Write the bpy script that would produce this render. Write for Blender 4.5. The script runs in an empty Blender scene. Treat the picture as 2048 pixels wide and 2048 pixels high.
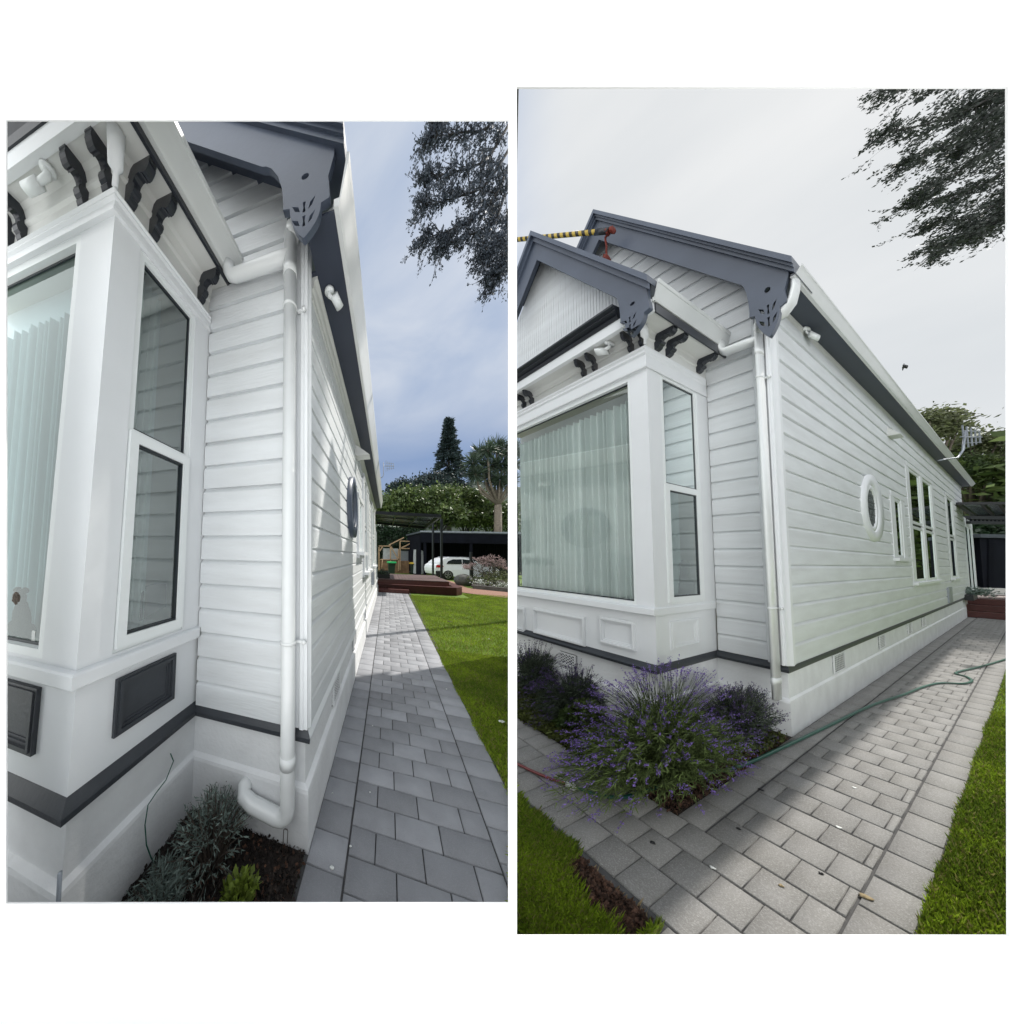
import bpy, math, random
import numpy as np
from mathutils import Vector, Matrix
random.seed(7); rng = np.random.default_rng(7)
scene = bpy.context.scene
COL = scene.collection
R = math.radians

# ------------------------------------------------------------------ camera
F, CX, CY, CAMH = 466.01, 645.30, 1092.06, 1.6          # in pixels of the 2048 photograph
W2C = np.array([[0.9994, 0.0, 0.0],[0, 0, 0],[0, 0, 0]])
UP = np.array([0.01754811, -0.99918266, 0.03641537])      # world up seen in camera axes (x right, y down, z forward)
FW = np.array([0, 0, 1.0]); FW = FW - FW.dot(UP) * UP; FW /= np.linalg.norm(FW)
RT = np.cross(FW, UP); RT = RT if RT[0] > 0 else -RT
W2C = np.stack([RT, FW, UP], 1)
cam_data = bpy.data.cameras.new("camera"); cam = bpy.data.objects.new("camera", cam_data); COL.objects.link(cam)
cam_data.sensor_width = 36; cam_data.sensor_fit = 'HORIZONTAL'; cam_data.lens = 36 * F / 2048
cam_data.shift_x = (1024 - CX) / 2048; cam_data.shift_y = (CY - 1024) / 2048
cam_data.clip_start = 0.02; cam_data.clip_end = 2000
xr, yd, zf = W2C[0], W2C[1], W2C[2]
cam.matrix_world = Matrix(((xr[0], -yd[0], -zf[0], 0), (xr[1], -yd[1], -zf[1], 0), (xr[2], -yd[2], -zf[2], CAMH), (0, 0, 0, 1)))
scene.camera = cam

# ------------------------------------------------------------------ light and exposure
SUN_AZ, SUN_EL = 71.6, 50.0
world = bpy.data.worlds.new("World"); scene.world = world; world.use_nodes = True
def build_world():
    nt = world.node_tree; nt.nodes.clear(); N = nt.nodes.new; L = nt.links.new
    out = N('ShaderNodeOutputWorld'); tc = N('ShaderNodeTexCoord')
    sky = N('ShaderNodeTexSky'); sky.sky_type = 'NISHITA'; sky.sun_disc = False
    sky.sun_elevation = R(SUN_EL); sky.sun_rotation = R(SUN_AZ); sky.dust_density = 2
    bs = N('ShaderNodeBackground'); bs.inputs[1].default_value = 0.1; L(sky.outputs[0], bs.inputs[0])
    sep = N('ShaderNodeSeparateXYZ'); L(tc.outputs['Generated'], sep.inputs[0])
    mp = N('ShaderNodeMapping'); mp.inputs['Scale'].default_value = (1.2, 1.2, 2.6); L(tc.outputs['Generated'], mp.inputs[0])
    nz = N('ShaderNodeTexNoise'); nz.inputs['Scale'].default_value = 1.7; nz.inputs['Detail'].default_value = 6
    nz.inputs['Distortion'].default_value = 0.5; L(mp.outputs[0], nz.inputs[0])
    cr = N('ShaderNodeValToRGB'); cr.color_ramp.elements[0].position = 0.38; cr.color_ramp.elements[1].position = 0.66
    cr.color_ramp.elements[0].color = (0.47, 0.565, 0.74, 1); cr.color_ramp.elements[1].color = (0.76, 0.81, 0.89, 1)
    L(nz.outputs[0], cr.inputs[0])
    # cloud bank towards the right: whiter and even
    def mth(op, a, b=None, clamp=False):
        m = N('ShaderNodeMath'); m.operation = op; m.use_clamp = clamp
        for i, v in enumerate((a, b)):
            if v is None: continue
            if isinstance(v, (int, float)): m.inputs[i].default_value = v
            else: L(v, m.inputs[i])
        return m.outputs[0]
    def mix(f, a, b):
        m = N('ShaderNodeMix'); m.data_type = 'RGBA'; L(f, m.inputs[0])
        for i, v in ((6, a), (7, b)):
            if isinstance(v, tuple): m.inputs[i].default_value = v
            else: L(v, m.inputs[i])
        return m.outputs[2]
    hx = mth('POWER', mth('ADD', mth('MULTIPLY', sep.outputs[0], sep.outputs[0]), mth('MULTIPLY', sep.outputs[1], sep.outputs[1])), 0.5)
    side = mth('DIVIDE', sep.outputs[0], mth('MAXIMUM', hx, 0.01))
    rw = N('ShaderNodeMapRange'); rw.interpolation_type = 'SMOOTHSTEP'; rw.inputs[1].default_value = 0.60; rw.inputs[2].default_value = 0.76; L(side, rw.inputs[0])
    nz2 = N('ShaderNodeTexNoise'); nz2.inputs['Scale'].default_value = 2.2; nz2.inputs['Detail'].default_value = 4; L(mp.outputs[0], nz2.inputs[0])
    cr2 = N('ShaderNodeValToRGB'); cr2.color_ramp.elements[0].position = 0.35; cr2.color_ramp.elements[1].position = 0.7
    cr2.color_ramp.elements[0].color = (0.75, 0.785, 0.81, 1); cr2.color_ramp.elements[1].color = (0.87, 0.89, 0.90, 1); L(nz2.outputs[0], cr2.inputs[0])
    # darker blue rain cloud low over the hills, bright strip at the horizon
    lowb = N('ShaderNodeValToRGB'); e = lowb.color_ramp.elements
    e[0].position = 0.0; e[0].color = (0, 0, 0, 1); e[1].position = 1; e[1].color = (0, 0, 0, 1)
    for p_, v_ in ((0.19, 0.0), (0.27, 0.75), (0.36, 0.85), (0.50, 0.2), (0.58, 0.0)):
        q = e.new(p_); q.color = (v_, v_, v_, 1)
    L(sep.outputs[2], lowb.inputs[0])
    c1 = mix(lowb.outputs[0], cr.outputs[0], (0.22, 0.335, 0.58, 1))
    c2 = mix(rw.outputs[0], c1, cr2.outputs[0])
    # bright sky lobe added behind the camera to light the white wall
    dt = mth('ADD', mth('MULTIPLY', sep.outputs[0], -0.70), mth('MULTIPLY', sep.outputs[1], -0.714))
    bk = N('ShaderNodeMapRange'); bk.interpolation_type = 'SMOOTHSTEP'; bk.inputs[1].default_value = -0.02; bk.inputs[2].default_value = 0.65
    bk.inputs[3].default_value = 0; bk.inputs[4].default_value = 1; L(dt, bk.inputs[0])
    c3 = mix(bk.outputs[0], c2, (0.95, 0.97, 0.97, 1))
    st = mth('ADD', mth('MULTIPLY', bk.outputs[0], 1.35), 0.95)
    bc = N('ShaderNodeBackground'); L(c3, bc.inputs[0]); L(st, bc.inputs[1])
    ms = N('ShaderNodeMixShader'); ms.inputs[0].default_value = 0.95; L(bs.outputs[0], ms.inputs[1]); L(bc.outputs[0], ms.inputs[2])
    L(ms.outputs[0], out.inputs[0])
build_world()
sun = bpy.data.lights.new("sun", 'SUN'); sun.energy = 5.0; sun.angle = R(0.7); sun.color = (1.0, 0.95, 0.88)
suno = bpy.data.objects.new("sun", sun); COL.objects.link(suno)
sd = Vector((math.sin(R(SUN_AZ)) * math.cos(R(SUN_EL)), math.cos(R(SUN_AZ)) * math.cos(R(SUN_EL)), math.sin(R(SUN_EL))))
suno.rotation_euler = sd.to_track_quat('Z', 'Y').to_euler(); suno.location = (20, 8, 30)
scene.view_settings.view_transform = 'Standard'; scene.view_settings.look = 'None'
scene.view_settings.exposure = 0.0; scene.view_settings.gamma = 1
scene.cycles.max_bounces = 7; scene.cycles.transparent_max_bounces = 12; scene.cycles.use_denoising = True
scene.cycles.sample_clamp_indirect = 6

# ------------------------------------------------------------------ frames and measuring helpers
YAW = {'L': 0.27381344, 'R': 1.25710924}
ORG = {'L': np.array([-0.048, 1.307, 0.0]), 'R': np.array([4.356, 2.207, 0.0])}
ASP = {'L': (1.0, 1.0), 'R': (0.45, 2.1)}
def AB(s):
    y = YAW[s]; return np.array([math.sin(y), math.cos(y), 0]), np.array([math.cos(y), -math.sin(y), 0])
def ray(px, py): return W2C.T @ np.array([(px - CX) / F, (py - CY) / F, 1.0])
def pt(px, py, Y):
    """world point at forward distance Y seen at a place of the photograph"""
    r = ray(px, py); return r * (Y / r[1]) + np.array([0, 0, CAMH])
def gnd(px, py, z=0.0):
    r = ray(px, py); return r * ((z - CAMH) / r[2]) + np.array([0, 0, CAMH])
def loc(s, P):
    A, B = AB(s); w = np.asarray(P, float) - ORG[s]; return np.array([w @ B, w @ A, w[2]])
def wld(s, p):
    A, B = AB(s); return ORG[s] + p[0] * B + p[1] * A + np.array([0, 0, p[2]])
def lhit(s, px, py, plane, v):
    A, B = AB(s); o = loc(s, (0, 0, CAMH)); r = ray(px, py); d = np.array([r @ B, r @ A, r[2]]); i = 'xyz'.index(plane)
    return o + d * ((v - o[i]) / d[i])
def fmat(s):
    if s is None: return Matrix.Identity(4)
    A, B = AB(s); o = ORG[s]
    return Matrix(((B[0], A[0], 0, o[0]), (B[1], A[1], 0, o[1]), (0, 0, 1, 0), (0, 0, 0, 1)))
SPLIT = 0.8135                                            # x/y of the line where the two gardens meet

# ------------------------------------------------------------------ mesh builder
class MB:
    def __init__(s): s.v = []; s.f = []; s.m = []; s.sm = []
    def add(s, vs, fs, mi=0, smooth=False):
        b = len(s.v); s.v.extend([tuple(map(float, q)) for q in vs]); s.f.extend([tuple(b + i for i in q) for q in fs])
        s.m.extend([mi] * len(fs)); s.sm.extend([smooth] * len(fs)); return s
    def box(s, x0, x1, y0, y1, z0, z1, mi=0):
        return s.add([(x0, y0, z0), (x1, y0, z0), (x1, y1, z0), (x0, y1, z0), (x0, y0, z1), (x1, y0, z1), (x1, y1, z1), (x0, y1, z1)],
                     [(0, 3, 2, 1), (4, 5, 6, 7), (0, 1, 5, 4), (1, 2, 6, 5), (2, 3, 7, 6), (3, 0, 4, 7)], mi)
    def beam(s, a, b, w, h=None, mi=0, up=(0, 0, 1)):
        h = h or w; a = np.array(a, float); b = np.array(b, float); d = b - a; d /= np.linalg.norm(d)
        u = np.cross(d, up); u = np.array([1, 0, 0.]) if np.linalg.norm(u) < 1e-4 else u / np.linalg.norm(u); v = np.cross(u, d)
        vs = [p + u * i * w / 2 + v * j * h / 2 for p in (a, b) for i, j in ((-1, -1), (1, -1), (1, 1), (-1, 1))]
        return s.add(vs, [(0, 3, 2, 1), (4, 5, 6, 7), (0, 1, 5, 4), (1, 2, 6, 5), (2, 3, 7, 6), (3, 0, 4, 7)], mi)
    def tube(s, pts, rad, n=10, mi=0, sc=(1, 1, 1), caps=True):
        pts = [np.array(p, float) for p in pts]; rad = rad if hasattr(rad, '__len__') else [rad] * len(pts); sc = np.array(sc, float)
        vs = []; pu = None
        for i, p in enumerate(pts):
            d = pts[min(i + 1, len(pts) - 1)] - pts[max(i - 1, 0)]; d = d / sc; d /= (np.linalg.norm(d) + 1e-12)
            if pu is None: pu = np.array([0, 0, 1.]) if abs(d[2]) < .9 else np.array([1., 0, 0])
            u = pu - d * (pu @ d); u /= (np.linalg.norm(u) + 1e-12); pu = u; w = np.cross(d, u)
            for k in range(n):
                a = 2 * math.pi * k / n; vs.append(p + (u * math.cos(a) + w * math.sin(a)) * rad[i] * sc)
        fs = [(i * n + k, i * n + (k + 1) % n, (i + 1) * n + (k + 1) % n, (i + 1) * n + k) for i in range(len(pts) - 1) for k in range(n)]
        if caps: fs += [tuple(range(n))[::-1], tuple((len(pts) - 1) * n + k for k in range(n))]
        return s.add(vs, fs, mi, True)
    def ell(s, c, r, n=12, m=8, mi=0, jit=0):
        vs = []; fs = []
        for i in range(m + 1):
            t = math.pi * i / m
            for k in range(n):
                a = 2 * math.pi * k / n; j = 1 + jit * random.uniform(-1, 1)
                vs.append((c[0] + r[0] * math.sin(t) * math.cos(a) * j, c[1] + r[1] * math.sin(t) * math.sin(a) * j, c[2] + r[2] * math.cos(t) * j))
        for i in range(m):
            for k in range(n): fs.append((i * n + k, (i + 1) * n + k, (i + 1) * n + (k + 1) % n, i * n + (k + 1) % n))
        return s.add(vs, fs, mi, True)
    def prism(s, outline, plane, a, b, mi=0):
        """extrude a 2D outline: plane 'xz' -> along y from a to b, 'yz' -> along x, 'xy' -> along z"""
        def q(u, v, t): return (u, t, v) if plane == 'xz' else (t, u, v) if plane == 'yz' else (u, v, t)
        n = len(outline); vs = [q(u, v, a) for u, v in outline] + [q(u, v, b) for u, v in outline]
        return s.add(vs, [tuple(range(n)), tuple(range(2 * n - 1, n - 1, -1))] + [(i, (i + 1) % n, n + (i + 1) % n, n + i) for i in range(n)], mi)
    def sweep(s, poly, prof, ax, ay, mi=0, close=False):
        """poly: plan points of a wall line whose outside is +x / -y; prof: (outset, z) list"""
        n = len(prof); vs = [(x + o * ax, y - o * ay, z) for x, y in poly for o, z in prof]
        fs = [(i * n + k, (i + 1) * n + k, (i + 1) * n + (k + 1) % n, i * n + (k + 1) % n) for i in range(len(poly) - 1) for k in range(n if close else n - 1)]
        if close: fs += [tuple(range(n)), tuple((len(poly) - 1) * n + k for k in range(n))]
        return s.add(vs, fs, mi)
def finish(me, mats):
    for m in mats if isinstance(mats, (list, tuple)) else [mats]: me.materials.append(m)
def fixn(me):
    import bmesh
    b = bmesh.new(); b.from_mesh(me); bmesh.ops.recalc_face_normals(b, faces=b.faces); b.to_mesh(me); b.free()
def mesh_from(mb, name, mats, base=(0, 0, 0), fix=True):
    me = bpy.data.meshes.new(name); b = np.array(base, float)
    me.from_pydata([tuple(np.array(v) - b) for v in mb.v], [], mb.f); finish(me, mats)
    me.polygons.foreach_set('material_index', mb.m); me.polygons.foreach_set('use_smooth', mb.sm)
    if fix: fixn(me)
    me.update(); return me
def np_mesh(name, V, Fc, mats, mi=None, base=(0, 0, 0), tone=None):
    """fast mesh from arrays: V (n,3), Fc (m,k)"""
    me = bpy.data.meshes.new(name); V = np.asarray(V, float) - np.array(base, float); Fc = np.asarray(Fc); k = Fc.shape[1]
    me.vertices.add(len(V)); me.vertices.foreach_set('co', V.ravel()); me.loops.add(Fc.size); me.polygons.add(len(Fc))
    me.loops.foreach_set('vertex_index', Fc.ravel().astype(np.int32)); me.polygons.foreach_set('loop_start', np.arange(0, Fc.size, k, dtype=np.int32))
    if mi is not None: me.polygons.foreach_set('material_index', np.asarray(mi, dtype=np.int32))
    if tone is not None:
        at = me.attributes.new('tone', 'FLOAT', 'FACE'); at.data.foreach_set('value', np.asarray(tone, dtype=np.float32))
    finish(me, mats); me.update(calc_edges=True); me.validate(); return me
class Thing:
    def __init__(s, name, label, cat, fr=None, base=(0, 0, 0), group=None):
        o = bpy.data.objects.new(name, None); COL.objects.link(o); o.empty_display_size = .2
        s.o = o; s.fr = fr; s.base = base; o.matrix_world = fmat(fr) @ Matrix.Translation(Vector(base))
        o['label'] = label; o['category'] = cat
        if group: o['group'] = group
    def part(s, name, mb, mats, parent=None, label=None, fix=True, tone=None):
        me = mb if isinstance(mb, bpy.types.Mesh) else mesh_from(mb, name, mats, s.base, fix)
        o = bpy.data.objects.new(name, me); COL.objects.link(o); o.parent = parent or s.o
        if label: o['label'] = label
        return o
def solo(name, label, cat, mb, mats, fr=None, base=(0, 0, 0), group=None, fix=True):
    me = mb if isinstance(mb, bpy.types.Mesh) else mesh_from(mb, name, mats, base, fix)
    o = bpy.data.objects.new(name, me); COL.objects.link(o); o.matrix_world = fmat(fr) @ Matrix.Translation(Vector(base))
    o['label'] = label; o['category'] = cat
    if group: o['group'] = group
    return o
def struct(name, mb, mats, fr=None, kind='structure', label=None, cat=None):
    me = mb if isinstance(mb, bpy.types.Mesh) else mesh_from(mb, name, mats)
    o = bpy.data.objects.new(name, me); COL.objects.link(o); o.matrix_world = fmat(fr); o['kind'] = kind
    o['label'] = label or name.replace('_', ' '); o['category'] = cat or name.split('_')[-1]
    return o
def filled(name, outlines, plane, a, b, mats, base=(0, 0, 0)):
    """flat board with holes: the first outline is the border, the others are cut out; extruded from a to b"""
    cu = bpy.data.curves.new('tmp', 'CURVE'); cu.dimensions = '2D'; cu.fill_mode = 'BOTH'; cu.extrude = abs(b - a) / 2
    for ol in outlines:
        sp = cu.splines.new('POLY'); sp.points.add(len(ol) - 1); sp.use_cyclic_u = True
        for i, (u, v) in enumerate(ol): sp.points[i].co = (u, v, 0, 1)
    ob = bpy.data.objects.new('tmp', cu); COL.objects.link(ob); dg = bpy.context.evaluated_depsgraph_get()
    me = bpy.data.meshes.new_from_object(ob.evaluated_get(dg)); bpy.data.objects.remove(ob); me.name = name; me.materials.clear()
    c = (a + b) / 2; co = np.empty(len(me.vertices) * 3); me.vertices.foreach_get('co', co); co = co.reshape(-1, 3); u, v, t = co[:, 0].copy(), co[:, 1].copy(), co[:, 2] + c
    q = np.stack([u, t, v] if plane == 'xz' else [t, u, v] if plane == 'yz' else [u, v, t], 1) - np.array(base, float)
    me.vertices.foreach_set('co', q.ravel()); finish(me, mats); fixn(me); me.update(); return me

# ------------------------------------------------------------------ materials
def mat(name, col, rough=.5, var=.12, vs=6.0, bump=0.0, bs=60.0, spec=.5, metal=0, col2=None, tone=0.0, two=None, coord='Object', stretch=None, tcol=None):
    m = bpy.data.materials.new(name); m.use_nodes = True; nt = m.node_tree; N = nt.nodes.new; L = nt.links.new
    b = nt.nodes['Principled BSDF']; b.inputs['Roughness'].default_value = rough; b.inputs['Metallic'].default_value = metal
    b.inputs['Specular IOR Level'].default_value = spec
    tc = N('ShaderNodeTexCoord'); src = tc.outputs[coord]
    if stretch:
        mp = N('ShaderNodeMapping'); mp.inputs['Scale'].default_value = stretch; L(src, mp.inputs[0]); src = mp.outputs[0]
    nz = N('ShaderNodeTexNoise'); nz.inputs['Scale'].default_value = vs; nz.inputs['Detail'].default_value = 5; L(src, nz.inputs[0])
    mx = N('ShaderNodeMix'); mx.data_type = 'RGBA'
    c2 = col2 or tuple(c * (1 - var) for c in col)
    mx.inputs[6].default_value = (*col, 1); mx.inputs[7].default_value = (*c2, 1)
    rp = N('ShaderNodeMapRange'); rp.inputs[1].default_value = .35; rp.inputs[2].default_value = .65; L(nz.outputs[0], rp.inputs[0]); L(rp.outputs[0], mx.inputs[0])
    cout = mx.outputs[2]
    if tone:
        at = N('ShaderNodeAttribute'); at.attribute_name = 'tone'; hs = N('ShaderNodeHueSaturation'); L(cout, hs.inputs['Color'])
        mr = N('ShaderNodeMapRange'); mr.inputs[3].default_value = 1 - tone; mr.inputs[4].default_value = 1 + tone; L(at.outputs['Fac'], mr.inputs[0]); L(mr.outputs[0], hs.inputs['Value']); cout = hs.outputs[0]
        if tcol:
            gt = N('ShaderNodeMath'); gt.operation = 'GREATER_THAN'; gt.inputs[1].default_value = .86; L(at.outputs['Fac'], gt.inputs[0]); m3 = N('ShaderNodeMix'); m3.data_type = 'RGBA'; m3.inputs[7].default_value = (*tcol, 1); L(gt.outputs[0], m3.inputs[0]); L(cout, m3.inputs[6]); cout = m3.outputs[2]
    L(cout, b.inputs['Base Color'])
    if bump:
        n2 = N('ShaderNodeTexNoise'); n2.inputs['Scale'].default_value = bs; n2.inputs['Detail'].default_value = 4; L(src, n2.inputs[0])
        bp = N('ShaderNodeBump'); bp.inputs['Strength'].default_value = bump; bp.inputs['Distance'].default_value = .01; L(n2.outputs[0], bp.inputs['Height']); L(bp.outputs[0], b.inputs['Normal'])
    if two:                                       # leaves let light through
        tr = N('ShaderNodeBsdfTranslucent'); L(cout, tr.inputs[0]); ms = N('ShaderNodeMixShader'); ms.inputs[0].default_value = two
        L(b.outputs[0], ms.inputs[1]); L(tr.outputs[0], ms.inputs[2]); L(ms.outputs[0], nt.nodes['Material Output'].inputs[0])
    return m
def speck(m, scale, amt, col):
    """fine grit mixed into a material's colour"""
    nt = m.node_tree; N = nt.nodes.new; L = nt.links.new; b = nt.nodes['Principled BSDF']; lk = b.inputs['Base Color'].links[0]; src = lk.from_socket
    tc = N('ShaderNodeTexCoord'); nz = N('ShaderNodeTexNoise'); nz.inputs['Scale'].default_value = scale; nz.inputs['Detail'].default_value = 2; L(tc.outputs['Object'], nz.inputs[0])
    rp = N('ShaderNodeMapRange'); rp.inputs[1].default_value = .5; rp.inputs[2].default_value = .72; rp.inputs[4].default_value = amt; L(nz.outputs[0], rp.inputs[0])
    mx = N('ShaderNodeMix'); mx.data_type = 'RGBA'; mx.inputs[7].default_value = (*col, 1); L(rp.outputs[0], mx.inputs[0]); L(src, mx.inputs[6]); L(mx.outputs[2], b.inputs['Base Color']); return m
M = {}
M['paint'] = mat('white_weatherboard_paint', (.655, .68, .695), .42, .05, 2.2, .3, 16, col2=(.585, .605, .615), stretch=(.6, .6, 5))
M['trim'] = mat('white_trim_paint', (.68, .70, .715), .38, .03, 4, .04, 60)
M['upvc'] = mat('white_window_plastic', (.72, .75, .75), .28, .02, 5)
M['stucco'] = mat('white_stucco_plinth', (.75, .765, .775), .65, .08, 4, .32, 40, col2=(.67, .68, .69))
M['soffit'] = mat('pale_soffit_paint', (.60, .61, .59), .5, .05, 4)
M['slate'] = mat('slate_blue_trim_paint', (.066, .082, .116), .38, .12, 4, .05, 40)
M['eave'] = mat('shade_darkened_slate_paint', (.030, .038, .060), .5, .1, 4)  # slate paint darkened in colour to stand in for shade under the eaves
M['band'] = mat('charcoal_band_paint', (.034, .039, .047), .5, .15, 6, .15, 60)
M['black'] = mat('near_black_trim_paint', (.014, .017, .024), .35, .2, 6, .05, 40)
M['roof'] = mat('dark_roof_iron', (.06, .07, .085), .5, .2, 3)
M['gutter'] = mat('white_gutter_plastic', (.66, .675, .67), .28, .05, 3)
M['gutterg'] = mat('grey_white_gutter', (.58, .60, .59), .33, .08, 3)
M['pipe'] = mat('white_pipe_plastic', (.70, .72, .72), .25, .04, 5)
M['reveal'] = mat('dark_gasket', (.015, .02, .025), .4)
M['board'] = mat('matt_white_board', (.93, .93, .93), .9, .0, 1, spec=.1)
M['inner'] = mat('beige_room_wall', (.50, .49, .40), .8, .05, 2)
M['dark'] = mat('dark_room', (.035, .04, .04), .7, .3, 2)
M['curtainR'] = mat('brightened_white_curtain', (.91, .97, .955), .8, .04, 3, two=.08)  # same curtain with brighter colour, making up for weak light on the right
M['curtain'] = mat('dimmed_white_curtain', (.58, .64, .64), .8, .04, 3, two=.12)  # same curtain with darker colour, holding back strong light on the left
M['paver'] = speck(mat('grey_concrete_paver', (.285, .292, .312), .8, .14, 7, .35, 160, tone=.22), 260, .5, (.30, .31, .33))
M['paverR'] = speck(mat('light_grey_concrete_paver', (.195, .192, .186), .82, .14, 3.5, .35, 160, tone=.09, col2=(.165, .161, .152)), 240, .55, (.40, .40, .39))
M['joint'] = mat('dark_joint_sand', (.075, .075, .076), .95, .3, 30)
M['soil'] = mat('dark_garden_soil', (.035, .026, .021), .95, .5, 25, 1.0, 60, col2=(.012, .009, .008))
M['bark'] = mat('reddish_bark_mulch', (.13, .065, .04), .9, .5, 40, 1.0, 120, col2=(.04, .022, .015))
M['lawn'] = mat('lawn_turf', (.13, .20, .02), .9, .3, 5, .8, 90, col2=(.085, .15, .014))
M['grass'] = mat('grass_blades', (.30, .42, .03), .6, .3, 2.2, two=.35, col2=(.15, .235, .02), tone=.55, tcol=(.30, .27, .10))
M['deck'] = mat('red_brown_deck_stain', (.085, .022, .018), .5, .25, 12, .2, 80, stretch=(1, .15, 1))
M['decktop'] = mat('worn_deck_boards', (.13, .085, .08), .6, .25, 12, .2, 80)
M['glossblack'] = mat('black_metal', (.01, .012, .016), .4, .2, 8)
M['shed'] = mat('black_shed_cladding', (.006, .007, .012), .85, .3, 2, spec=.1)
M['poly'] = mat('tinted_canopy_sheet', (.05, .075, .11), .25, .2, 3)
M['timber'] = mat('raw_timber', (.42, .28, .17), .7, .3, 10, .3, 60)
M['timber2'] = mat('brown_plywood', (.22, .13, .07), .8, .4, 5)
M['bin'] = mat('dark_green_bin_plastic', (.012, .028, .02), .4)
M['lidg'] = mat('bright_green_lid', (.02, .42, .12), .4)
M['lidy'] = mat('yellow_lid', (.55, .38, .05), .4)
M['cover'] = mat('silver_grey_cover', (.38, .40, .42), .35, .25, 4, .5, 12)
M['carw'] = mat('white_car_paint', (.80, .82, .85), .15, .02, 2)
M['carg'] = mat('dark_car_glass', (.012, .016, .02), .06)
M['tyre'] = mat('tyre_rubber', (.012, .012, .013), .7)
M['alloy'] = mat('bright_alloy', (.55, .56, .58), .3, metal=.7)
M['redl'] = mat('red_tail_lamp', (.45, .015, .02), .15)
M['rock'] = mat('grey_boulder', (.12, .12, .11), .85, .4, 5, .8, 20)
M['brick'] = mat('orange_brick_paving', (.30, .16, .11), .85, .35, 14, .3, 40)
M['wire'] = mat('dark_wire', (.01, .01, .012), .5)
M['hose'] = mat('green_hose', (.012, .085, .06), .35, .2, 8)
M['hosered'] = mat('red_hose', (.17, .035, .035), .4, .2, 8)
M['metal'] = mat('galvanised_metal', (.33, .36, .40), .4, .2, 10, metal=.5)
M['bush_grey'] = mat('grey_green_leaves', (.20, .26, .23), .7, .3, 12, two=.2, tone=.3)
M['twig'] = mat('dry_brown_twigs', (.09, .07, .055), .9, .4, 10)
M['dry'] = mat('dry_straw', (.32, .25, .14), .9, .3, 10)
M['succ'] = mat('yellow_green_leaves', (.20, .27, .04), .5, .3, 12, two=.2, tone=.3)
M['lav'] = mat('lavender_foliage', (.14, .20, .055), .7, .3, 8, two=.3, tone=.4)
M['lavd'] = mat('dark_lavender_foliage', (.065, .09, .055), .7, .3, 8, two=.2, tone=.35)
M['flower'] = mat('purple_lavender_flower', (.22, .14, .46), .7, .3, 8, two=.2, tone=.4)
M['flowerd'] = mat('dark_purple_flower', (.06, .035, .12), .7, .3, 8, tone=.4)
M['cover_g'] = mat('olive_ground_cover_leaves', (.085, .105, .022), .7, .3, 12, two=.2, tone=.4)
M['treedark'] = mat('dark_tree_leaves', (.022, .030, .022), .6, .3, 3, two=.15, tone=.35)
M['bluetree'] = mat('blue_grey_branch_leaves', (.065, .082, .108), .6, .3, 3, two=.15, tone=.35)
M['spruce'] = mat('dark_spruce_needles', (.022, .042, .045), .7, .3, 3, tone=.4)
M['rhodo'] = mat('evergreen_leaves', (.11, .15, .04), .5, .4, 1.2, two=.2, tone=.5, col2=(.045, .08, .025))
M['olive'] = mat('olive_tree_leaves', (.12, .14, .06), .6, .4, 1.2, two=.25, tone=.5)
M['hedge'] = mat('dark_hedge_leaves', (.018, .045, .018), .5, .4, 2, two=.15, tone=.5)
M['cabbage'] = mat('cabbage_tree_leaves', (.055, .085, .055), .5, .3, 2, two=.15, tone=.4)
M['trunk'] = mat('brown_bark', (.11, .09, .07), .9, .4, 8, .8, 20)
M['greentrunk'] = mat('pale_fibrous_bark', (.19, .16, .125), .9, .4, 8, .8, 20)
M['dtrunk'] = mat('dark_bark', (.03, .028, .026), .9, .4, 8)
M['pink'] = mat('pale_pink_blossom', (.42, .31, .31), .7, .2, 8, two=.3, tone=.2)
M['whitef'] = mat('white_blossom', (.75, .77, .75), .7, .1, 8)
M['fur'] = mat('tan_grey_plush', (.11, .085, .065), .95, .4, 30, 1.0, 90)
M['leather'] = mat('dark_plum_leather', (.06, .045, .05), .5, .2, 8)
M['hill'] = mat('bush_covered_hill', (.03, .045, .035), .95, .4, .6, 1, 2)
M['red'] = mat('dark_red_cloth', (.17, .025, .015), .8, .4, 20, .6, 40)
M['pale'] = mat('pale_concrete', (.55, .54, .5), .8, .1, 4)
M['bird'] = mat('grey_brown_bird', (.05, .05, .055), .7)
M['grid'] = mat('frosted_pattern_glass', (.25, .28, .27), .25, .5, 30, 1, 60, col2=(.06, .08, .08))
def striped():
    m = bpy.data.materials.new('black_and_yellow_tape'); m.use_nodes = True; nt = m.node_tree; N = nt.nodes.new; L = nt.links.new
    tc = N('ShaderNodeTexCoord'); w = N('ShaderNodeTexWave'); w.bands_direction = 'X'; w.inputs['Scale'].default_value = 5.5; L(tc.outputs['Object'], w.inputs[0])
    cr = N('ShaderNodeValToRGB'); cr.color_ramp.interpolation = 'CONSTANT'; cr.color_ramp.elements[0].color = (.015, .015, .015, 1)
    cr.color_ramp.elements[1].position = .5; cr.color_ramp.elements[1].color = (.42, .30, .05, 1); L(w.outputs['Fac'], cr.inputs[0])
    L(cr.outputs[0], nt.nodes['Principled BSDF'].inputs['Base Color']); return m
M['stripe'] = striped()
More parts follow.
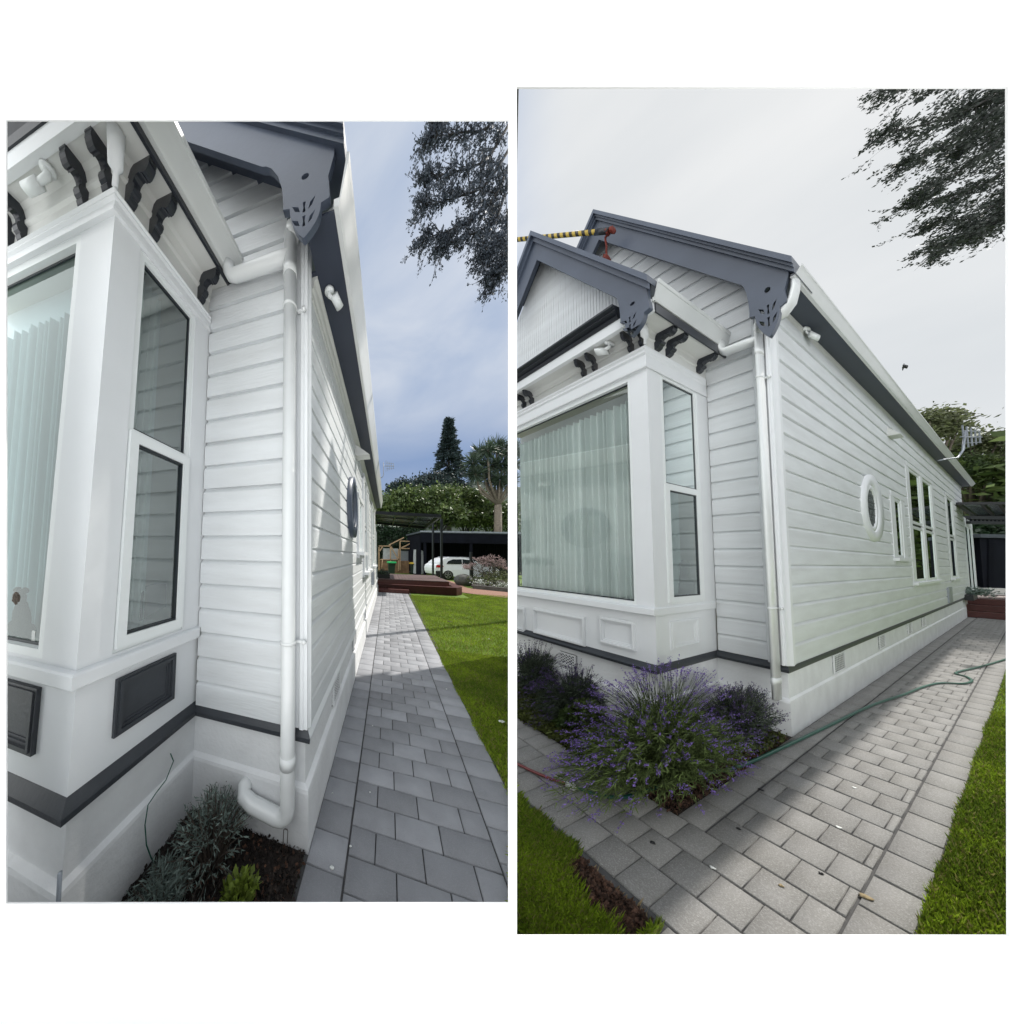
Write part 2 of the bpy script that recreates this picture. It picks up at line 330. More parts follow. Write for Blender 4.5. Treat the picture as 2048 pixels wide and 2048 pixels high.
def glassmat(name, tint, refl):
    m = bpy.data.materials.new(name); m.use_nodes = True; nt = m.node_tree; nt.nodes.clear(); N = nt.nodes.new; L = nt.links.new
    o = N('ShaderNodeOutputMaterial'); t = N('ShaderNodeBsdfTransparent'); t.inputs[0].default_value = (*tint, 1)
    g = N('ShaderNodeBsdfGlossy'); g.inputs['Roughness'].default_value = .012; g.inputs[0].default_value = (.93, 1, .99, 1)
    fr = N('ShaderNodeFresnel'); fr.inputs[0].default_value = 1.5; ma = N('ShaderNodeMath'); ma.operation = 'MULTIPLY_ADD'; ma.use_clamp = True
    ma.inputs[1].default_value = 1.0; ma.inputs[2].default_value = refl; L(fr.outputs[0], ma.inputs[0])
    x = N('ShaderNodeMixShader'); L(ma.outputs[0], x.inputs[0]); L(t.outputs[0], x.inputs[1]); L(g.outputs[0], x.inputs[2]); L(x.outputs[0], o.inputs[0]); return m
M['glass'] = glassmat('dimming_window_glass', (.66, .78, .80), .0)  # tint deepened to dim the brightly lit left curtain
M['glassR'] = glassmat('clear_window_glass', (.97, .995, .985), .05)
M['glass2'] = glassmat('dark_window_glass', (.62, .70, .68), .22)

# ================================================================== added white wall, its openings leaving blank margins round both views
D0, D1 = 0.7315, 0.735
def onplane(px, py, Y): p = pt(px, py, Y); return (p[0], p[2])
outer = [(-1.6, -0.02), (3.1, -0.02), (3.1, 3.75), (-1.6, 3.75)]
open_l = [onplane(x, y, D1) for x, y in ((15, 243), (1016, 243), (1016, 1804), (15, 1804))]
open_r = [onplane(x, y, D1) for x, y in ((1032, 178), (2010, 178), (2012.5, 1869), (1032, 1869))]
wallm = filled('margin_wall', [outer, open_l, open_r], 'xz', D0, D1, M['board'])
solo('margin_wall', 'added white wall with two tall openings, standing in for the blank margins', 'wall', wallm, M['board'])
g = MB(); g.box(-4, 6, -6, D0 - .02, -.05, -.012); struct('bounce_floor', g, M['board'])  # unseen floor added to bounce light onto the white wall

# ================================================================== ground, paths, lawns
def sheet(name, poly, z, m, fr=None, kind='structure', label=None, cat=None):
    g = MB(); g.add([(x, y, z) for x, y in poly], [tuple(range(len(poly)))]); return struct(name, g, m, fr, kind, label, cat)
sheet('ground', [(-250, .76), (250, .76), (400, 600), (-250, 600)], -.02, M['lawn'])
def clip_split(poly, keep_right, z=0):
    """clip a world polygon at the line where the two gardens meet"""
    out = []
    def d(p): v = p[0] - SPLIT * p[1]; return v if keep_right else -v
    for i in range(len(poly)):
        a, b = np.array(poly[i], float), np.array(poly[(i + 1) % len(poly)], float); da, db = d(a), d(b)
        if da >= 0: out.append(a)
        if da * db < 0: out.append(a + (b - a) * da / (da - db))
    return out
def wpoly(s, pts_): return [wld(s, (x, y, 0))[:2] for x, y in pts_]
def wsheet(name, s, pts_, z, m, right):
    return sheet(name, [tuple(p) for p in clip_split(wpoly(s, pts_), right)], z, m)
wsheet('left_path', 'L', [(-.02, -1.2), (1.2, -1.2), (1.34, 9.5), (-.02, 9.5)], -.008, M['joint'], False)
wsheet('left_garden_bed', 'L', [(-2.2, -1.2), (-.02, -1.2), (-.02, .02), (-2.2, .02)], -.004, M['soil'], False)
wsheet('right_path', 'R', [(0, -3.11), (.2, -3.11), (.2, -4.2), (.54, -4.2), (.54, 17.2), (-.05, 17.2), (-.05, 0), (0, -2.25)], -.008, M['joint'], True)
wsheet('right_front_path', 'R', [(-2.2, -3.11), (0, -3.11), (0, -2.25), (-2.2, -2.25)], -.0085, M['joint'], True)
wsheet('right_garden_bed', 'R', [(-2.2, -2.25), (.004, -2.25), (.004, .02), (-2.2, .02)], -.004, M['soil'], True)

def pavers(rects, rot_ok=True, jit=.0008, h=.022, ch=.0028, asp=(1, 1)):
    """rects: (x0,x1,y0,y1); bevelled blocks with slightly different levels"""
    V = []; Fc = []; T = []
    for x0, x1, y0, y1 in rects:
        b = len(V); dz = rng.uniform(-jit, jit, 4) + rng.uniform(-jit, jit); cx_, cy_ = ch * asp[0], ch * asp[1]
        z = h - .02
        for (x, y, k) in ((x0, y0, 0), (x1, y0, 1), (x1, y1, 2), (x0, y1, 3)): V.append((x, y, -.02))
        for (x, y, k) in ((x0, y0, 0), (x1, y0, 1), (x1, y1, 2), (x0, y1, 3)): V.append((x, y, z - ch + dz[k]))
        for (x, y, k) in ((x0 + cx_, y0 + cy_, 0), (x1 - cx_, y0 + cy_, 1), (x1 - cx_, y1 - cy_, 2), (x0 + cx_, y1 - cy_, 3)): V.append((x, y, z + dz[k]))
        t = rng.uniform(0, 1)
        for q in ((8, 9, 10, 11), (0, 1, 5, 4), (1, 2, 6, 5), (2, 3, 7, 6), (3, 0, 4, 7), (4, 5, 9, 8), (5, 6, 10, 9), (6, 7, 11, 10), (7, 4, 8, 11)):
            Fc.append([b + i for i in q]); T.append(t)
    return np.array(V), np.array(Fc), T
def cut_at_split(me, fr, right):
    import bmesh
    b = bmesh.new(); b.from_mesh(me); inv = fmat(fr).inverted(); co = inv @ Vector((0, 0, 0)); no = (inv.to_3x3() @ Vector((1, -SPLIT, 0))).normalized()
    bmesh.ops.bisect_plane(b, geom=b.verts[:] + b.edges[:] + b.faces[:], plane_co=co, plane_no=no, clear_outer=not right, clear_inner=right); b.to_mesh(me); b.free(); return me
def pave(name, s, rects, m, right, asp=(1, 1), jit=.0008):
    keep = []
    for r in rects:
        q_ = [wld(s, (x, y, 0)) for x in r[:2] for y in r[2:]]
        if any(w[1] < .76 for w in q_): continue
        if any((w[0] > SPLIT * w[1]) == right for w in q_): keep.append(r)
    V, Fc, T = pavers(keep, asp=asp, jit=jit)
    me = cut_at_split(np_mesh(name, V, Fc, [m], tone=T), s, right); return struct(name, me, None, s)
g_ = .0030
rl = []; y = -.87; k = 0
while y < 9.15:
    rl.append((.0 + g_, .2 - g_, y + g_, y + .166 - g_)); y += .166
y = -.94
while y < 9.6:
    w0 = .975 + .003 * y; rl.append((w0 + g_, w0 + .225 - g_, y + g_, y + .17 - g_)); y += .17
y = -.95; k = 0
while y < 9.45:
    right_ = .972 + .003 * y; xs = []
    x = .205 if k % 2 == 0 else .345
    if k % 2: xs.append((.205, .345))
    while x < right_ - .02:
        e_ = x + .247
        if e_ > right_ - .06: e_ = right_
        xs.append((x, e_)); x = e_
    for a, b in xs:
        if b - a > .03: rl.append((a + g_, b - g_, y + g_, y + .1435 - g_))
    y += .1435; k += 1
pave('left_path_pavers', 'L', rl, M['paver'], False)
gx, gy = .0016, .0068
rr = []; y = -2.2
while y < 16.6: rr.append((.002 + gx, .092 - gx, y + gy, y + .33 - gy)); y += .33
y = -4.05
while y < 17: rr.append((.441 + gx, .54 - gx, y + gy, y + .335 - gy)); y += .335
y = -2.2 - .2735 * 8; k = 0
while y < 16.8:
    lo = .097 if y > -2.25 else (-2.1 if y > -3.2 else .2)
    x = .097 + (0 if k % 2 == 0 else .053) - .106 * 24
    while x < .437:
        a, b = max(x, lo), min(x + .106, .437)
        if b - a > .018: rr.append((a + gx, b - gx, y + gy, y + .2735 - gy))
        x += .106
    y += .2735; k += 1
pave('right_path_pavers', 'R', rr, M['paverR'], True, asp=(.45, 2.1), jit=.0012)

# grass blades: a thin curved blade is two triangles
def blades(name, spots, hgt, wid, m, sc=(1, 1), label='short green lawn grass'):
    n = len(spots); P = np.array(spots); a = rng.uniform(0, 2 * math.pi, n); h = hgt * rng.uniform(.5, 1.25, n); w = wid * rng.uniform(.6, 1.2, n)
    ln = rng.uniform(.1, .8, n) * h; b = rng.uniform(0, 2 * math.pi, n)
    V = np.zeros((n, 4, 3)); ca, sa = np.cos(a), np.sin(a)
    V[:, 0] = np.stack([P[:, 0] - ca * w * sc[0], P[:, 1] - sa * w * sc[1], P[:, 2] - .01], 1)
    V[:, 1] = np.stack([P[:, 0] + ca * w * sc[0], P[:, 1] + sa * w * sc[1], P[:, 2] - .01], 1)
    V[:, 2] = np.stack([P[:, 0] + (np.cos(b) * ln * .35 + ca * w * .7) * sc[0], P[:, 1] + (np.sin(b) * ln * .35 + sa * w * .7) * sc[1], P[:, 2] + h * .6], 1)
    V[:, 3] = np.stack([P[:, 0] + np.cos(b) * ln * sc[0], P[:, 1] + np.sin(b) * ln * sc[1], P[:, 2] + h], 1)
    i = np.arange(n) * 4; Fc = np.concatenate([np.stack([i, i + 1, i + 2], 1), np.stack([i, i + 2, i + 3], 1)]); t = rng.uniform(0, 1, n)
    return np_mesh(name, V.reshape(-1, 3), Fc, [m], tone=np.concatenate([t, t]))
def scatter(s, x0, x1, y0, y1, n, right, pred=None, power=1.0):
    out = []; k = 0
    while len(out) < n and k < n * 6:
        k += 1; x = x0 + (x1 - x0) * random.random(); y = y0 + (y1 - y0) * random.random() ** power
        if pred and not pred(x, y): continue
        w = wld(s, (x, y, 0))
        if (w[0] > SPLIT * w[1]) != right or w[1] < .8: continue
        out.append((x, y, -.012))
    return out
sp = scatter('L', 1.19, 3.2, .3, 3.2, 42000, False, lambda x, y: x > 1.195 + .0035 * y + .012 * math.sin(y * 9)) + scatter('L', 1.2, 6.5, 3, 10.3, 60000, False, lambda x, y: x > 1.2 + .004 * y and not (y > 9.1 and x < 3.5))
struct('left_lawn_grass', blades('left_lawn_grass', sp, .034, .0032, M['grass']), None, 'L', kind='stuff', cat='grass', label='mown green lawn beside the long grey path')
sp = scatter('R', .538, .72, -3.6, 3, 52000, True, lambda x, y: x > .541 + .004 * math.sin(y * 5)) + scatter('R', .54, .85, 3, 12, 16000, True)
struct('right_lawn_grass', blades('right_lawn_grass', sp, .036, .004, M['grass'], (.45, 2.1)), None, 'R', kind='stuff', cat='grass', label='sunlit lawn edge along the right side of the path')
def lawn_edge(x): return -3.085 + .022 * math.sin(x * 47) + .012 * math.sin(x * 113)
wsheet('bare_earth_patch', 'R', [(-.06, -3.16), (-.02, -3.10), (.08, -3.085), (.18, -3.09), (.2, -3.13), (.15, -3.27), (.06, -3.31), (-.03, -3.25)], .004, M['bark'], True)
def bare(x, y): return -.05 < x < .19 and y > -3.29 + .03 * math.sin(x * 60) and y > -3.22 - .8 * (x + .05)
sp = scatter('R', -.62, .2, -3.65, -3.05, 46000, True, lambda x, y: y < lawn_edge(x) and not bare(x, y))
struct('front_lawn_grass', blades('front_lawn_grass', sp, .045, .004, M['grass'], (.45, 2.1)), None, 'R', kind='stuff', cat='grass', label='lawn corner in front of the paving by the lavender')
sp = scatter('R', -.05, .2, -3.30, -3.07, 900, True, lambda x, y: bare(x, y))
struct('dry_straw', blades('dry_straw', sp, .02, .003, M['dry'], (.9, 4.2)), None, 'R', kind='stuff', cat='straw', label='dry straw and roots on the bare earth patch at the paving edge')
# ================================================================== the house, built twice with its own proportions
def boards_on(mb, axis, fixed, segs, z0, z1, pitch, out, holes=(), rake=None, phase=0.0):
    """weatherboards: axis 'x' = wall along x at y=fixed (outside -y); 'y' = wall along y at x=fixed (outside +x).
    every board has a vertical face, a sloping weathered top and a shadow line under its lower edge"""
    def P(u, o, z): return (u, fixed - o, z) if axis == 'x' else (fixed + o, u, z)
    def strip(u0, u1, a, b, zb, ub0=None, ub1=None):
        bp = pitch; prof = [(0.2, 0.0), (1.0, 0.0), (1.0, 1 - .20), (.85, 1 - .155), (.3, 1 - .05), (.2, 1.0)]
        pr = []
        zz = [(o * out, zb + t * bp) for o, t in prof]
        cl = []
        for (o1, q1), (o2, q2) in zip(zz[:-1], zz[1:]):
            lo, hi = max(a, min(q1, q2)), min(b, max(q1, q2))
            if q2 - q1 < 1e-9:
                if a - 1e-6 <= q1 <= b + 1e-6: cl += [(o1, q1), (o2, q2)]
                continue
            if hi <= lo: continue
            f = lambda q: o1 + (o2 - o1) * (q - q1) / (q2 - q1)
            cl += [(f(lo), lo), (f(hi), hi)]
        if len(cl) < 2: return
        vs = [P(u0, o, z) for o, z in cl] + [P(u1, o, z) for o, z in cl]; n = len(cl)
        mb.add(vs, [(i, i + 1, n + i + 1, n + i) for i in range(n - 1) if abs(cl[i][1] - cl[i + 1][1]) + abs(cl[i][0] - cl[i + 1][0]) > 1e-7])
    zb = z0 + phase; 
    if phase > 0: zb -= pitch
    while zb < z1:
        a, b = max(zb, z0), min(zb + pitch, z1)
        for u0, u1 in segs:
            if rake:
                lo_, hi_ = rake(a); u0_, u1_ = max(u0, lo_), min(u1, hi_)
            else: u0_, u1_ = u0, u1
            if u1_ <= u0_: continue
            cuts = sorted({u0_, u1_} | {max(u0_, min(u1_, h[i])) for h in holes for i in (0, 1) if h[2] < b and h[3] > a})
            for p, q in zip(cuts[:-1], cuts[1:]):
                mid = (p + q) / 2; rng_ = [(a, b)]
                for h in holes:
                    if h[0] < mid < h[1]:
                        nr = []
                        for (c, d) in rng_:
                            if h[3] <= c or h[2] >= d: nr.append((c, d)); continue
                            if h[2] > c: nr.append((c, h[2]))
                            if h[3] < d: nr.append((h[3], d))
                        rng_ = nr
                for c, d in rng_:
                    if d - c > .002: strip(p, q, c, d, zb)
        zb += pitch
def wall_rects(mb, axis, fixed, u0, u1, z0, z1, holes):
    us = sorted({u0, u1} | {h[i] for h in holes for i in (0, 1)}); zs = sorted({z0, z1} | {h[i] for h in holes for i in (2, 3)})
    for a, b in zip(us[:-1], us[1:]):
        for c, d in zip(zs[:-1], zs[1:]):
            if any(h[0] <= (a + b) / 2 <= h[1] and h[2] <= (c + d) / 2 <= h[3] for h in holes): continue
            q = [(a, c), (b, c), (b, d), (a, d)]
            mb.add([(u, fixed, z) if axis == 'x' else (fixed, u, z) for u, z in q], [(0, 1, 2, 3)])
def frame_ring(mb, axis, fixed, o0, o1, u0, u1, z0, z1, wu, wz, mi=0):
    """rectangular ring standing on a wall from outset o0 to o1"""
    def bx(a, b, c, d):
        if axis == 'x': mb.box(a, b, fixed - o1, fixed - o0, c, d, mi)
        else: mb.box(fixed + o0, fixed + o1, a, b, c, d, mi)
    bx(u0, u1, z0, z0 + wz); bx(u0, u1, z1 - wz, z1); bx(u0, u0 + wu, z0 + wz, z1 - wz); bx(u1 - wu, u1, z0 + wz, z1 - wz)
def pane(mb, axis, fixed, u0, u1, z0, z1):
    q = [(u0, z0), (u1, z0), (u1, z1), (u0, z1)]; return mb.add([(u, fixed, z) if axis == 'x' else (fixed, u, z) for u, z in q], [(0, 1, 2, 3)])
def curtain_mesh(axis, fixed, u0, u1, z0, z1, folds, depth, seed=0):
    rr_ = np.random.default_rng(seed); n = folds * 14; V = []; ph = np.cumsum(rr_.uniform(.6, 1.5, folds + 1)); ph = (ph - ph[0]) / (ph[-1] - ph[0]) * folds
    xs = np.linspace(0, folds, n); w = np.interp(xs, np.arange(folds + 1), ph) / folds; am = np.interp(xs, np.arange(folds + 1), rr_.uniform(.5, 1.2, folds + 1))
    rows = 6
    for j in range(rows):
        t = j / (rows - 1)
        for i in range(n):
            o = (math.sin(2 * math.pi * xs[i]) + .3 * math.sin(4 * math.pi * xs[i] + 1)) * depth * am[i] * (.75 + .25 * t); u = u0 + (u1 - u0) * w[i]; z = z0 + (z1 - z0) * t
            V.append((u, fixed + o, z) if axis == 'x' else (fixed + o, u, z))
    m = MB(); m.add(V, [(j * n + i, j * n + i + 1, (j + 1) * n + i + 1, (j + 1) * n + i) for j in range(rows - 1) for i in range(n - 1)], 0, True); return m
def bracket_outline():
    """side view of one eaves bracket: u = how far it stands out (0..1), v = height (0..1)"""
    return [(0, 0), (.10, -.02), (.20, .04), (.26, .13), (.24, .17), (.34, .22), (.40, .32), (.38, .42), (.30, .50), (.34, .60), (.44, .67), (.56, .68), (.60, .62),
            (.66, .64), (.74, .60), (.84, .62), (.92, .70), (.98, .80), (.97, .90), (1.0, .93), (1.0, 1.0), (0, 1.0)]
def barge_pendant(p):
    """right-hand end of a barge board, from the top edge round to the underside; p = named key points"""
    def L_(a, b, t): return (a[0] + (b[0] - a[0]) * t, a[1] + (b[1] - a[1]) * t)
    tip, nr, nl, tr, kn = p['tip'], p['nr'], p['nl'], p['tr'], p['kn']; w = nr[0] - nl[0]; h = nr[1] - tip[1]; xm = tip[0]
    out = [tr, (tr[0] - .02 * w, L_(tr, nr, .3)[1]), (nr[0] - .02 * w, L_(tr, nr, .62)[1]), (nr[0] + .02 * w, nr[1] + .07 * h), nr, (nr[0] - .16 * w, nr[1] - .06 * h)]
    for t, k in ((.2, .97), (.4, .88), (.6, .70), (.8, .42), (.92, .19)): out.append((xm + (nr[0] - .16 * w - xm) * k, nr[1] - .06 * h + (tip[1] - nr[1] + .06 * h) * t))
    out.append(tip)
    x1 = nl[0] + .16 * w
    for t, k in ((.08, .19), (.2, .42), (.4, .70), (.6, .88), (.8, .97)): out.append((xm + (x1 - xm) * k, tip[1] + (nl[1] + .0 * h - tip[1]) * t))
    out += [(x1, nl[1] - .01), (nl[0], nl[1]), (nl[0] + .01 * w, nl[1] + .16 * h)]
    a = (nl[0] + .01 * w, nl[1] + .16 * h)
    for t in (.25, .5, .75, .9): out.append((a[0] + (kn[0] - a[0]) * (t ** 1.9), a[1] + (kn[1] - a[1]) * (1 - (1 - t) ** 1.5)))
    out.append(kn); return out
def pendant_holes(p):
    tip, nr, nl = p['tip'], p['nr'], p['nl']; xm = tip[0]; w = nr[0] - nl[0]; h = nr[1] - tip[1]; hz = p['hole'][1]; hx = p['hole'][0]
    H = [[(hx + .085 * w * math.cos(a), hz + .10 * h * math.sin(a)) for a in [i * math.pi / 6 for i in range(12)]]]
    for zc in (nr[1] + .02 * h, nr[1] - .44 * h):
        H.append([(xm - .035 * w, zc + .17 * h), (xm + .035 * w, zc + .17 * h), (xm + .015 * w, zc), (xm + .035 * w, zc - .17 * h), (xm - .035 * w, zc - .17 * h), (xm - .015 * w, zc)])
        H.append([(xm + .09 * w, zc - .12 * h), (xm + .17 * w, zc - .02 * h), (xm + .24 * w, zc + .24 * h), (xm + .13 * w, zc + .10 * h)])
        H.append([(xm - .09 * w, zc - .12 * h), (xm - .20 * w, zc - .04 * h), (xm - .27 * w, zc + .17 * h), (xm - .13 * w, zc + .07 * h)])
    return H

def house(S, P):
    ax, ay = ASP[S]; rx, by, W, Lw = P['rx'], P['by'], P['W'], P['Lw']; t = Thing('house', P['label'], 'house', S)
    PV = []                                                       # wall line in plan, outside to the right / towards the viewer
    poly = [(0, P['Lp']), (0, 0), (-rx, 0), (-rx, -by), (-W, -by)]
    lz, bz0, bz1, bot = P['ledge'], P['band0'], P['band1'], P['bot']
    # plinth, moulded band
    m = MB(); m.sweep(poly, [(0, -.05), (0, lz - .025), (-.004, lz - .008), (-.028, lz + .006), (-.028, bz0 + .01)], ax, ay); t.part('plinth', m, M['stucco'])
    bp = [(-.03, bz0), (.012, bz0), (.016, bz0 + .028), (.010, bz0 + .040), (-.012, bz1 + .004), (-.03, bz1 + .012)]
    m = MB(); m.sweep(poly[1:] if P['band_white_side'] else poly, bp, ax, ay); t.part('band', m, M['band'], label='charcoal painted band round the foot of the boards')
    if P['band_white_side']:
        m = MB(); m.sweep([(0, P['Lp']), (0, .004)], bp, ax, ay); m.add([(o * ax, .004 - o * ay * 0, z) for o, z in bp], [tuple(range(len(bp)))]); t.part('band', m, M['trim'], label='white painted band along the side wall')
    # return wall (short, recessed) and long wall
    ez = P['eave']; pr = P['ridge']; rz = P['ridge_z']; sl = (rz - ez) / (0.10 * ax * 2.2 - pr) if False else P['slope']
    m = MB(); o_ = .024; oy = .024 * (ay if S == 'L' else 1.0); xw0 = -rx + .001; xc = (-.195 + P['cw']) * ax
    boards_on(m, 'x', .022 * ay, [(xw0, xc)], bz1 - .01, P['drip1'], P['pitch'], oy, phase=P['ph1'])
    boards_on(m, 'x', .022 * ay, [(-3.2 * (1 if S == 'L' else .9), xc)], P['drip1'], P['gab_top'], P['pitch'], oy, rake=lambda z: (P['cutx'], min(xc, P['rake'](z))), phase=(P['ph1'] - (P['drip1'] - bz1 + .01)) % P['pitch'])
    t.part('weatherboards', m, M['paint'], label='white weatherboards of the short end wall', fix=False)
    m = MB(); yc = (.075 if S == 'R' else .04) * ay
    boards_on(m, 'y', -.024 * ax, [(yc, Lw)], bz1 - .01, ez + .005, P['pitch2'], o_ * ax * P['rel'], holes=P['holes'] + [(P['oval'][0] - P['oval'][4] * 1.05, P['oval'][0] + P['oval'][4] * 1.05, P['oval'][1] - P['oval'][5] * 1.05, P['oval'][1] + P['oval'][5] * 1.05)], phase=P['ph2'])
    t.part('weatherboards', m, M['paint'], label='white weatherboards of the long side wall', fix=False)
    # corner boards: two fluted boards meeting at the corner
    m = MB(); zt = ez + (.35 if S == 'L' else .03)
    cw = P['cw']; xs = [(-.20 + cw, .0), (-.165 + cw * .8, .012), (-.155 + cw * .8, .0), (-.10, .0), (-.09, .012), (-.055, .012), (-.045, .022), (-.028, .022), (-.020, .014)]
    pl = [(x * ax, .004 * ay - o * ay) for x, o in xs] + [(-.002 * ax, -.01 * ay)] + [((o + P['fl']) * ax * P['rel'], y * ay) for y, o in ((.006, .0), (.022, .014), (.034, .014), (.040, .006), (.074, .006), (.078, -.02)) if S == 'R' or y < .041] + [(-.03 * ax, .06 * ay), ((-.2 + cw) * ax, .03 * ay)]
    m.prism(pl, 'xy', bz1 - .002, zt); t.part('corner_board', m, M['trim'])
    # hollow core so that nothing is seen through
    m = MB(); m.box(P['cutx'], -.05 * ax, .03 * ay + .02, Lw - .05, .1, ez - .01); t.part('core_wall', m, M['inner'])
    # ---------------- bay window
    s0, s1, d0, d1 = P['sill0'], P['sill1'], P['drip0'], P['drip1']; pin = .014
    fx0, fx1, fz0, fz1 = P['fw']; sy0, sy1, sz0, sz1 = P['sw']
    m = MB(); X = -rx - pin * ax; Y = -by + pin * ay
    wall_rects(m, 'x', Y, -W, X, bz1, s0, []); wall_rects(m, 'y', X, Y, .02 * ay, bz1, s0, [])
    t.part('bay_wall', m, M['trim'], label='white panelled wall under the bay windows', fix=False)
    m = MB(); wall_rects(m, 'x', -by + .004 * ay, -W, -rx - .004 * ax, s1, d0, [(fx0, fx1, fz0, fz1)]); wall_rects(m, 'y', -rx - .004 * ax, -by + .004 * ay, .02 * ay, s1, d0, [(sy0, sy1, sz0, sz1)])
    # window reveals
    dp = .035
    for (u0, u1, z0, z1, axs) in ((fx0, fx1, fz0, fz1, 'x'), (sy0, sy1, sz0, sz1, 'y')):
        f0 = -by + .004 * ay if axs == 'x' else -rx - .004 * ax; f1 = f0 + (dp * ay if axs == 'x' else -dp * ax)
        for a, b in (((u0, z0), (u1, z0)), ((u1, z0), (u1, z1)), ((u1, z1), (u0, z1)), ((u0, z1), (u0, z0))):
            q = [(a, f0), (b, f0), (b, f1), (a, f1)]; m.add([(p[0], f, p[1]) if axs == 'x' else (f, p[0], p[1]) for p, f in q], [(0, 1, 2, 3)])
    t.part('corner_post', m, M['trim'], label='broad white posts beside the bay windows', fix=False)
    m = MB(); bp2 = [(-.02, s0), (.018, s0), (.022, s0 + .006), (.022, s1 - .012), (.016, s1 - .004), (-.03, s1 + .006)]
    m.sweep([(-rx, .01 * ay), (-rx, -by), (-W, -by)], bp2, ax, ay); t.part('window_sill', m, M['trim'])
    dh = d1 - d0
    m = MB(); m.sweep([(-rx, .01 * ay), (-rx, -by), (-W, -by)], [(-.03, d0 - .002), (.016, d0 - .004), (.018, d0 + .012), (.008, d0 + .02), (.008, d0 + dh * .62), (.02, d0 + dh * .7), (.02, d0 + dh * .8), (.03, d0 + dh * .88), (.026, d1), (-.03, d1 + .01)], ax, ay)
    t.part('drip_moulding', m, M['trim'])
    sf = P['soff']; sox, soy = P['soff_x'], P['soff_y']
    m = MB(); m.sweep([(-rx, .01 * ay), (-rx, -by), (-W, -by)], [(-.01, d1), (-.01, sf - (sf - d1) * .42), (.004, sf - (sf - d1) * .38), (.006, sf - (sf - d1) * .30), (.0, sf - (sf - d1) * .26), (.012, sf - (sf - d1) * .08), (.03, sf)], ax, ay)
    t.part('frieze', m, M['soffit'])
    m = MB(); m.box(-P['Wf'], -rx + sox, -by - soy, .01 * ay, sf, sf + .012); t.part('bay_soffit', m, M['soffit'])
    m = MB(); th = .02
    for x, z0_, z1_, yf in P['front_brackets']:
        mm = MB(); mm.prism([(-by + .01 * ay - (soy + .0) * u * .96, z0_ + (sf - z0_) * v) for u, v in bracket_outline()], 'yz', x - .019 * ax, x + .019 * ax); t.part('bracket', mm, M['black'])
    for y, z0_ in P['side_brackets']:
        mm = MB(); mm.prism([(-rx - .01 * ax + sox * u * 1.0, z0_ + (sf - z0_) * v) for u, v in bracket_outline()], 'xz', y - .019 * ay, y + .019 * ay); t.part('bracket', mm, M['black'])
    mm = MB(); cz = d1 + (sf - d1) * .35; mm.tube([(-rx + .02 * ax, -by - .02 * ay, d1 + .01), (-rx + .02 * ax, -by - .02 * ay, cz), (-rx + .03 * ax, -by - .03 * ay, cz + .01), (-rx + .05 * ax, -by - .05 * ay, sf)], [.012, .012, .03, .036], 10, sc=(ax, ay, 1)); t.part('corner_finial', mm, M['trim'])
    # side fascia + gutter of the bay
    gx, gz, gb = P['bg']                                            # outer top edge x, z ; lower edge z
    X0 = -rx + sox; y0_, y1_ = P['bay_gut_y']
    m = MB(); m.box(X0 - .004 * ax, X0 + .014 * ax, y0_ + .02 * ay, .02 * ay, sf - .012, gb + .004); t.part('side_fascia', m, M['black'])
    w_ = gx - X0 - .004 * ax; h_ = gz - gb
    prof = [(X0 + .004 * ax, gb), (X0 + .35 * w_, gb - .002), (X0 + .45 * w_, gb + .10 * h_), (X0 + .80 * w_, gb + .62 * h_), (X0 + .95 * w_, gb + .80 * h_), (gx, gb + .82 * h_), (gx + .004 * ax, gz), (gx - .012 * ax, gz), (gx - .02 * ax, gz - .2 * h_), (X0 + .3 * w_, gb + .2 * h_), (X0 + .004 * ax, gb + .2 * h_)]
    m = MB(); m.prism(prof, 'xz', y0_, y1_); t.part('bay_gutter', m, M['gutterg'], label='white gutter along the side of the bay')
    # front fascia and mouldings
    f0, f1, f2 = P['fas']; Yf = -by - soy
    m = MB(); m.box(-P['Wf'], X0 - .002, Yf - .012 * ay, Yf + .02 * ay, sf - .004, f1); t.part('front_fascia', m, M['trim'])
    m = MB(); hh = f2 - f1
    m.add([(x, Yf - o * ay, z) for x in (-P['Wf'] + (.08 if S == 'R' else 0), P['gab_x1']) for o, z in [(-.02, f1 - .002), (.02, f1), (.03, f1 + .2 * hh), (.022, f1 + .3 * hh), (.045, f1 + .5 * hh), (.045, f1 + .62 * hh), (.065, f1 + .75 * hh), (.065, f1 + .9 * hh), (.0, f2)]], [(i, i + 1, 9 + i + 1, 9 + i) for i in range(8)] + [tuple(range(9, 18))])
    t.part('front_moulding', m, M['black'])
    # gable of the bay: vertical boards, barge board, roof
    bpn = P['bay_barge']; px_, pz_ = bpn['peak']; Yb = P['bay_barge_y']
    slb = (pz_ - bpn['cap'][1]) / (bpn['cap'][0] - px_)
    Yg = Yf + .06 * ay
    m = MB(); x = -P['Wf']
    while x < X0 - .02 * ax:
        zt_ = pz_ - slb * abs(x - px_) - .1; zt2 = pz_ - slb * abs(x + .05 * ax - px_) - .1
        if min(zt_, zt2) > f2: m.add([(x + .003 * ax, Yg, f2 - .02), (x + .047 * ax, Yg, f2 - .02), (x + .047 * ax, Yg, zt2), (x + .003 * ax, Yg, zt_), (x, Yg + .012 * ay, f2 - .02), (x, Yg + .012 * ay, zt_), (x + .05 * ax, Yg + .012 * ay, f2 - .02), (x + .05 * ax, Yg + .012 * ay, zt2)], [(0, 1, 2, 3), (4, 0, 3, 5), (1, 6, 7, 2)])
        x += .05 * ax
    t.part('gable_boards', m, M['paint'], label='white vertical boards in the bay gable', fix=False)
